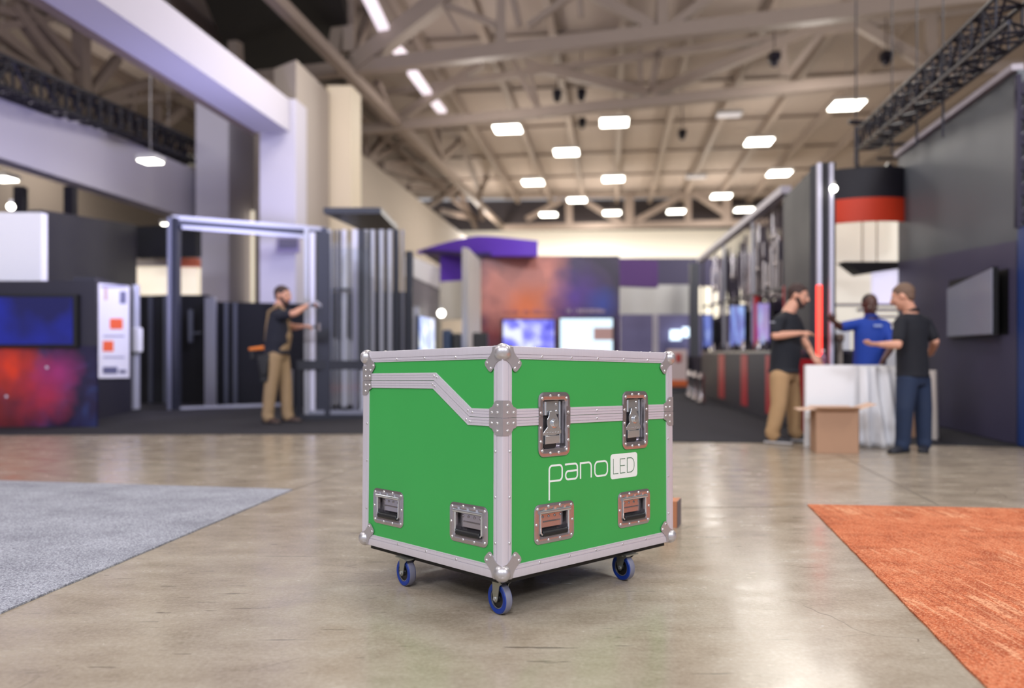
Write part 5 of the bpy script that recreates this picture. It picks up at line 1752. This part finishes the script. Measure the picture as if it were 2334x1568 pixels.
# man in black tee and khaki trousers
J = onfloor(JJ(8.85, dict(head=(1819, 677), neck=(1797, 709), pel=(1787, 842), shR=(1774, 736, -.17), shL=(1812, 734, .16), elR=(1767, 768, -.24), wrR=(1822, 762, -.30), elL=(1832, 778, .12), wrL=(1852, 812, -.10),
                          hipR=(1777, 858, -.09), hipL=(1799, 858, .09), knR=(1775, 925, -.13), knL=(1809, 922, .08), anR=(1760, 990, -.12), anL=(1812, 990, .10))), 1.02)
pa, ia = person('man with beard in black t-shirt and khaki trousers, pointing, beside the black panel', 1.03, J, (.80, -.52, -.24), M_skin, M_lips, M_blacktee, M_khaki, (M_shoe, M_sole), h_dark, 'short', belly=1.22, sleeve=.66,
                hands=dict(R=((1, -.1, .05), (0, .2, -1), .35, -1), L=((.5, -.35, -.75), (.3, .6, -.6), .35, 1)), toes=dict(R=V((.8, -.6, 0)), L=V((.9, -.43, 0))), beard=True)
mb = MB()
c = P(1759, 737, 8.85 - .30)
for i in range(5):
    mb.box(c + V((.012 * i - .02, -.012 + .002 * i, 0)), (.009, .004, .014))
mb.build('sleeve_mark', mat('pale_print', (170, 172, 186), .6), pa, 0, xf=ia['xf'])

# man in royal blue polo behind the board
J = onfloor(JJ(9.35, dict(head=(1983, 698), neck=(1986, 724), pel=(1980, 852), shR=(1953, 742, 0), shL=(2016, 744, -.02), elR=(1916, 748, -.05), wrR=(1903, 737, -.12), elL=(2034, 790, -.20), wrL=(2014, 822, -.62),
                          hipR=(1968, 868), hipL=(1992, 868), knR=(1966, 925, -.02), knL=(1994, 925, -.02), anR=(1965, 980, 0), anL=(1995, 980, 0))), 1.0)
pb, ib = person('man in royal blue polo shirt looking down behind the white board, arm out sideways', 1.0, J, (-.05, -.86, -.42), M_skin2, M_lips2, M_blue_polo, M_hub, (M_shoe, M_dsole), h_black, 'thin', belly=1.12, sleeve=.80,
                hands=dict(R=((-.6, -.2, .55), (.2, -.9, 0), .6, 1), L=((-.45, -.3, -.8), (-.5, .6, -.2), .35, 1)), toes=dict(R=V((-.2, -.98, 0)), L=V((.2, -.98, 0))), polo=True)
mb = MB()
for i in range(6):
    c = P(1993 + i * 3.2, 744 + (i % 2), 9.35 - .155)
    mb.box(c, (.011, .006, .022))
mb.build('chest_mark', mat('pale_blue_stitch', (190, 205, 240), .6), pb, 0, xf=ib['xf'])

# man in black polo and jeans seen from behind
J = onfloor(JJ(8.05, dict(head=(2057, 676), neck=(2076, 708), pel=(2080, 848), shL=(2052, 738, -.10), shR=(2110, 738, .10), elL=(2046, 786, -.22), wrL=(2004, 785, -.12), elR=(2131, 778, .06), wrR=(2122, 806, .30),
                          hipL=(2068, 862, -.05), hipR=(2096, 862, .05), knL=(2062, 930, -.10), knR=(2104, 930, .02), anL=(2058, 1015, -.08), anR=(2106, 1013, .02))), 1.0)
pc, ic = person('man in black polo and dark jeans standing with his back turned, gesturing over the board', 1.0, J, (-.80, .52, -.30), M_skin, M_lips, M_polo_blk, M_jeans, (M_shoe, M_dsole), h_brown, 'short', belly=1.05, sleeve=.72,
                hands=dict(L=((-1, -.05, .05), (0, .3, .9), .35, 1), R=((-.5, .8, .1), (-.7, -.5, 0), .6, 1)), toes=dict(L=V((-.86, -.5, 0)), R=V((-.5, -.86, 0))), polo=True)

# worker in bib overalls at the partition
J = onfloor(JJ(11.25, dict(head=(645, 676), neck=(635, 702), pel=(631, 800), shR=(640, 722, -.20), shL=(644, 720, .18), elR=(672, 716, -.26), wrR=(701, 698, -.16), elL=(664, 748, .18), wrL=(690, 746, .02),
                           hipR=(626, 808, -.10), hipL=(640, 808, .10), knR=(618, 872, -.12), knL=(650, 870, .10), anR=(610, 938, -.12), anL=(655, 936, .12))), 1.1)
pd, idd = person('worker in navy t-shirt and brown bib overalls reaching to the dark glass partition', 1.10, J, (.86, -.30, -.10), M_skin, M_lips, M_navytee, M_ovr, (M_boot, M_dsole), h_dark, 'short', belly=1.3, sleeve=.55,
                hands=dict(R=((.9, .1, .28), (.2, -.3, -.9), .7, 1), L=((1, -.1, 0), (.1, -.3, -.9), .7, -1)), toes=dict(R=V((.84, -.54, 0)), L=V((.93, -.35, 0))), beard=True, extra='overalls')
# grey work glove on the raised hand, its own clothing part
mb = MB()
w_ = J['wrR']
hand(mb, w_ + V((.015, 0, 0)), V((.9, .1, .28)), V((.2, -.3, -.9)), 1.3, .7, 1)
fuse(mb, 'work_glove', mat('grey_glove', (170, 170, 190), .7), pd, .010, 2, idd['xf'])
# tool pouch and braced knee pad
mb = MB()
b_ = P(603, 828, 11.1)
mb.prism([b_ + V(q) for q in ((-.09, 0, .10), (.09, 0, .12), (.07, 0, -.26), (-.03, 0, -.30))], (0, -.07, 0))
mb.prism([b_ + V(q) + V((.02, -.08, 0)) for q in ((-.05, 0, .03), (.06, 0, .04), (.05, 0, -.18), (-.03, 0, -.18))], (0, -.04, 0))
mb.build('tool_pouch', M_hub, pd, 30, xf=idd['xf'], bevel=.012)
root = empty('power_drill', P(592, 796, 11.3), 'orange tool hanging on the belt behind the worker in overalls', 'tool')
MB().cyl((-.14, -.02, 0), (.08, -.05, .02), .022, .032, 12).cyl((.07, -.05, .02), (.15, -.05, -.02), .036, .02, 12).build('tool_body', mat('tool_orange', (236, 132, 56), .45), root)
MB().box((-.10, -.02, -.08), (.05, .05, .13)).build('tool_grip', M_hub, root, 0, bevel=.01)
root = empty('hammer', P(712, 746, 11.33), 'hammer with a dark handle held level against the white profile by the worker', 'hammer')
MB().cyl((-.13, 0, 0), (.10, 0, .005), .014, n=10).build('handle', M_hub, root)
MB().cyl((.10, 0, -.05), (.10, 0, .06), .022, n=12).build('hammer_head', M_chrome_r, root)

for o in (pa, pb, pd):                          # these three stand on the carpet
    o.location.z += .0125
# ------------------------------------------------------------------ light
w = bpy.data.worlds.new('world')
bpy.context.scene.world = w
w.use_nodes = True
w.node_tree.nodes['Background'].inputs['Color'].default_value = srgb(222, 220, 226)
w.node_tree.nodes['Background'].inputs['Strength'].default_value = 0.55


def area(name, loc, size, power, col=(255, 246, 232), target=None):
    l = bpy.data.lights.new(name, 'AREA')
    l.shape = 'RECTANGLE'
    l.size, l.size_y = size
    l.energy = power
    l.color = srgb(*col)[:3]
    o = bpy.data.objects.new(name, l)
    C.objects.link(o)
    o.location = loc
    if target is not None:
        o.rotation_euler = (V(target) - V(loc)).to_track_quat('-Z', 'Y').to_euler()
    return o




def bay(x, y, z, e, col=(255, 240, 226), r=.45):          # open high bay lamp: shines down and up on to the roof deck
    l = bpy.data.lights.new('hall_and_fill_light', 'POINT')
    l.energy = e
    l.shadow_soft_size = r
    l.color = srgb(*col)[:3]
    o = bpy.data.objects.new('hall_and_fill_light', l)
    C.objects.link(o)
    o.location = (x, y, z)


for x, y, e in ((-6, 4, 700), (1, 5, 800), (7, 4, 700), (-12, 12, 900), (-2, 14, 1000), (5, 13, 1000), (12, 14, 900), (-1, 23, 1500), (8, 21, 1600), (1, 33, 2300), (10, 31, 2300), (-2, 46, 3500), (5, 46.5, 3500), (12, 45, 3500), (-13, 26, 1500)):
    bay(x, y, 7.6, e * .12, (246, 238, 230))
    area('hall_and_fill_light', (x, y, 8.5), (2.2, 2.2), e * .20, (250, 246, 238))
for x, y, e in ((-7, -4, 460), (0, -5, 460), (7, -4, 460)):      # added frontal fill from behind the camera, not a fixture of the hall
    area('hall_and_fill_light', (x, y, 7.6), (2.6, 1.6), e, (236, 240, 250), (x * .4, 10, 1.0))

# cool lights of the stands on the left, shining up at the beams
area('booth_light', (-3.6, 12.5, 2.9), (2.0, .6), 110, (196, 196, 255), (-11, 15, 5.5))
area('booth_light', (-5.2, 5.5, 3.2), (2.0, .6), 100, (190, 190, 255), (-6.0, 11, 6.2))
# ------------------------------------------------------------------ camera
cam = bpy.data.cameras.new('camera')
co = bpy.data.objects.new('camera', cam)
C.objects.link(co)
co.location = (0, 0, 1)
co.rotation_euler = (math.pi / 2, 0, 0)
cam.sensor_fit = 'HORIZONTAL'
cam.sensor_width = 36
cam.lens = F / 2334 * 36
cam.shift_y = (HZ - 784) / 2334
cam.clip_end = 200
cam.dof.use_dof = True
cam.dof.focus_distance = 3.25
cam.dof.aperture_fstop = cam.lens / 1000 / 0.030
bpy.context.scene.camera = co
sc = bpy.context.scene
sc.view_settings.view_transform = 'Standard'
sc.view_settings.look = 'None'
sc.view_settings.exposure = 0.22
sc.view_settings.gamma = 1.0
sc.cycles.use_denoising = True
sc.cycles.use_adaptive_sampling = True
sc.cycles.adaptive_threshold = 0.05
sc.cycles.max_bounces = 5
sc.cycles.diffuse_bounces = 2
sc.cycles.glossy_bounces = 2
sc.cycles.transparent_max_bounces = 5
sc.cycles.sample_clamp_indirect = 6
sc.cycles.caustics_reflective = False
sc.cycles.caustics_refractive = False
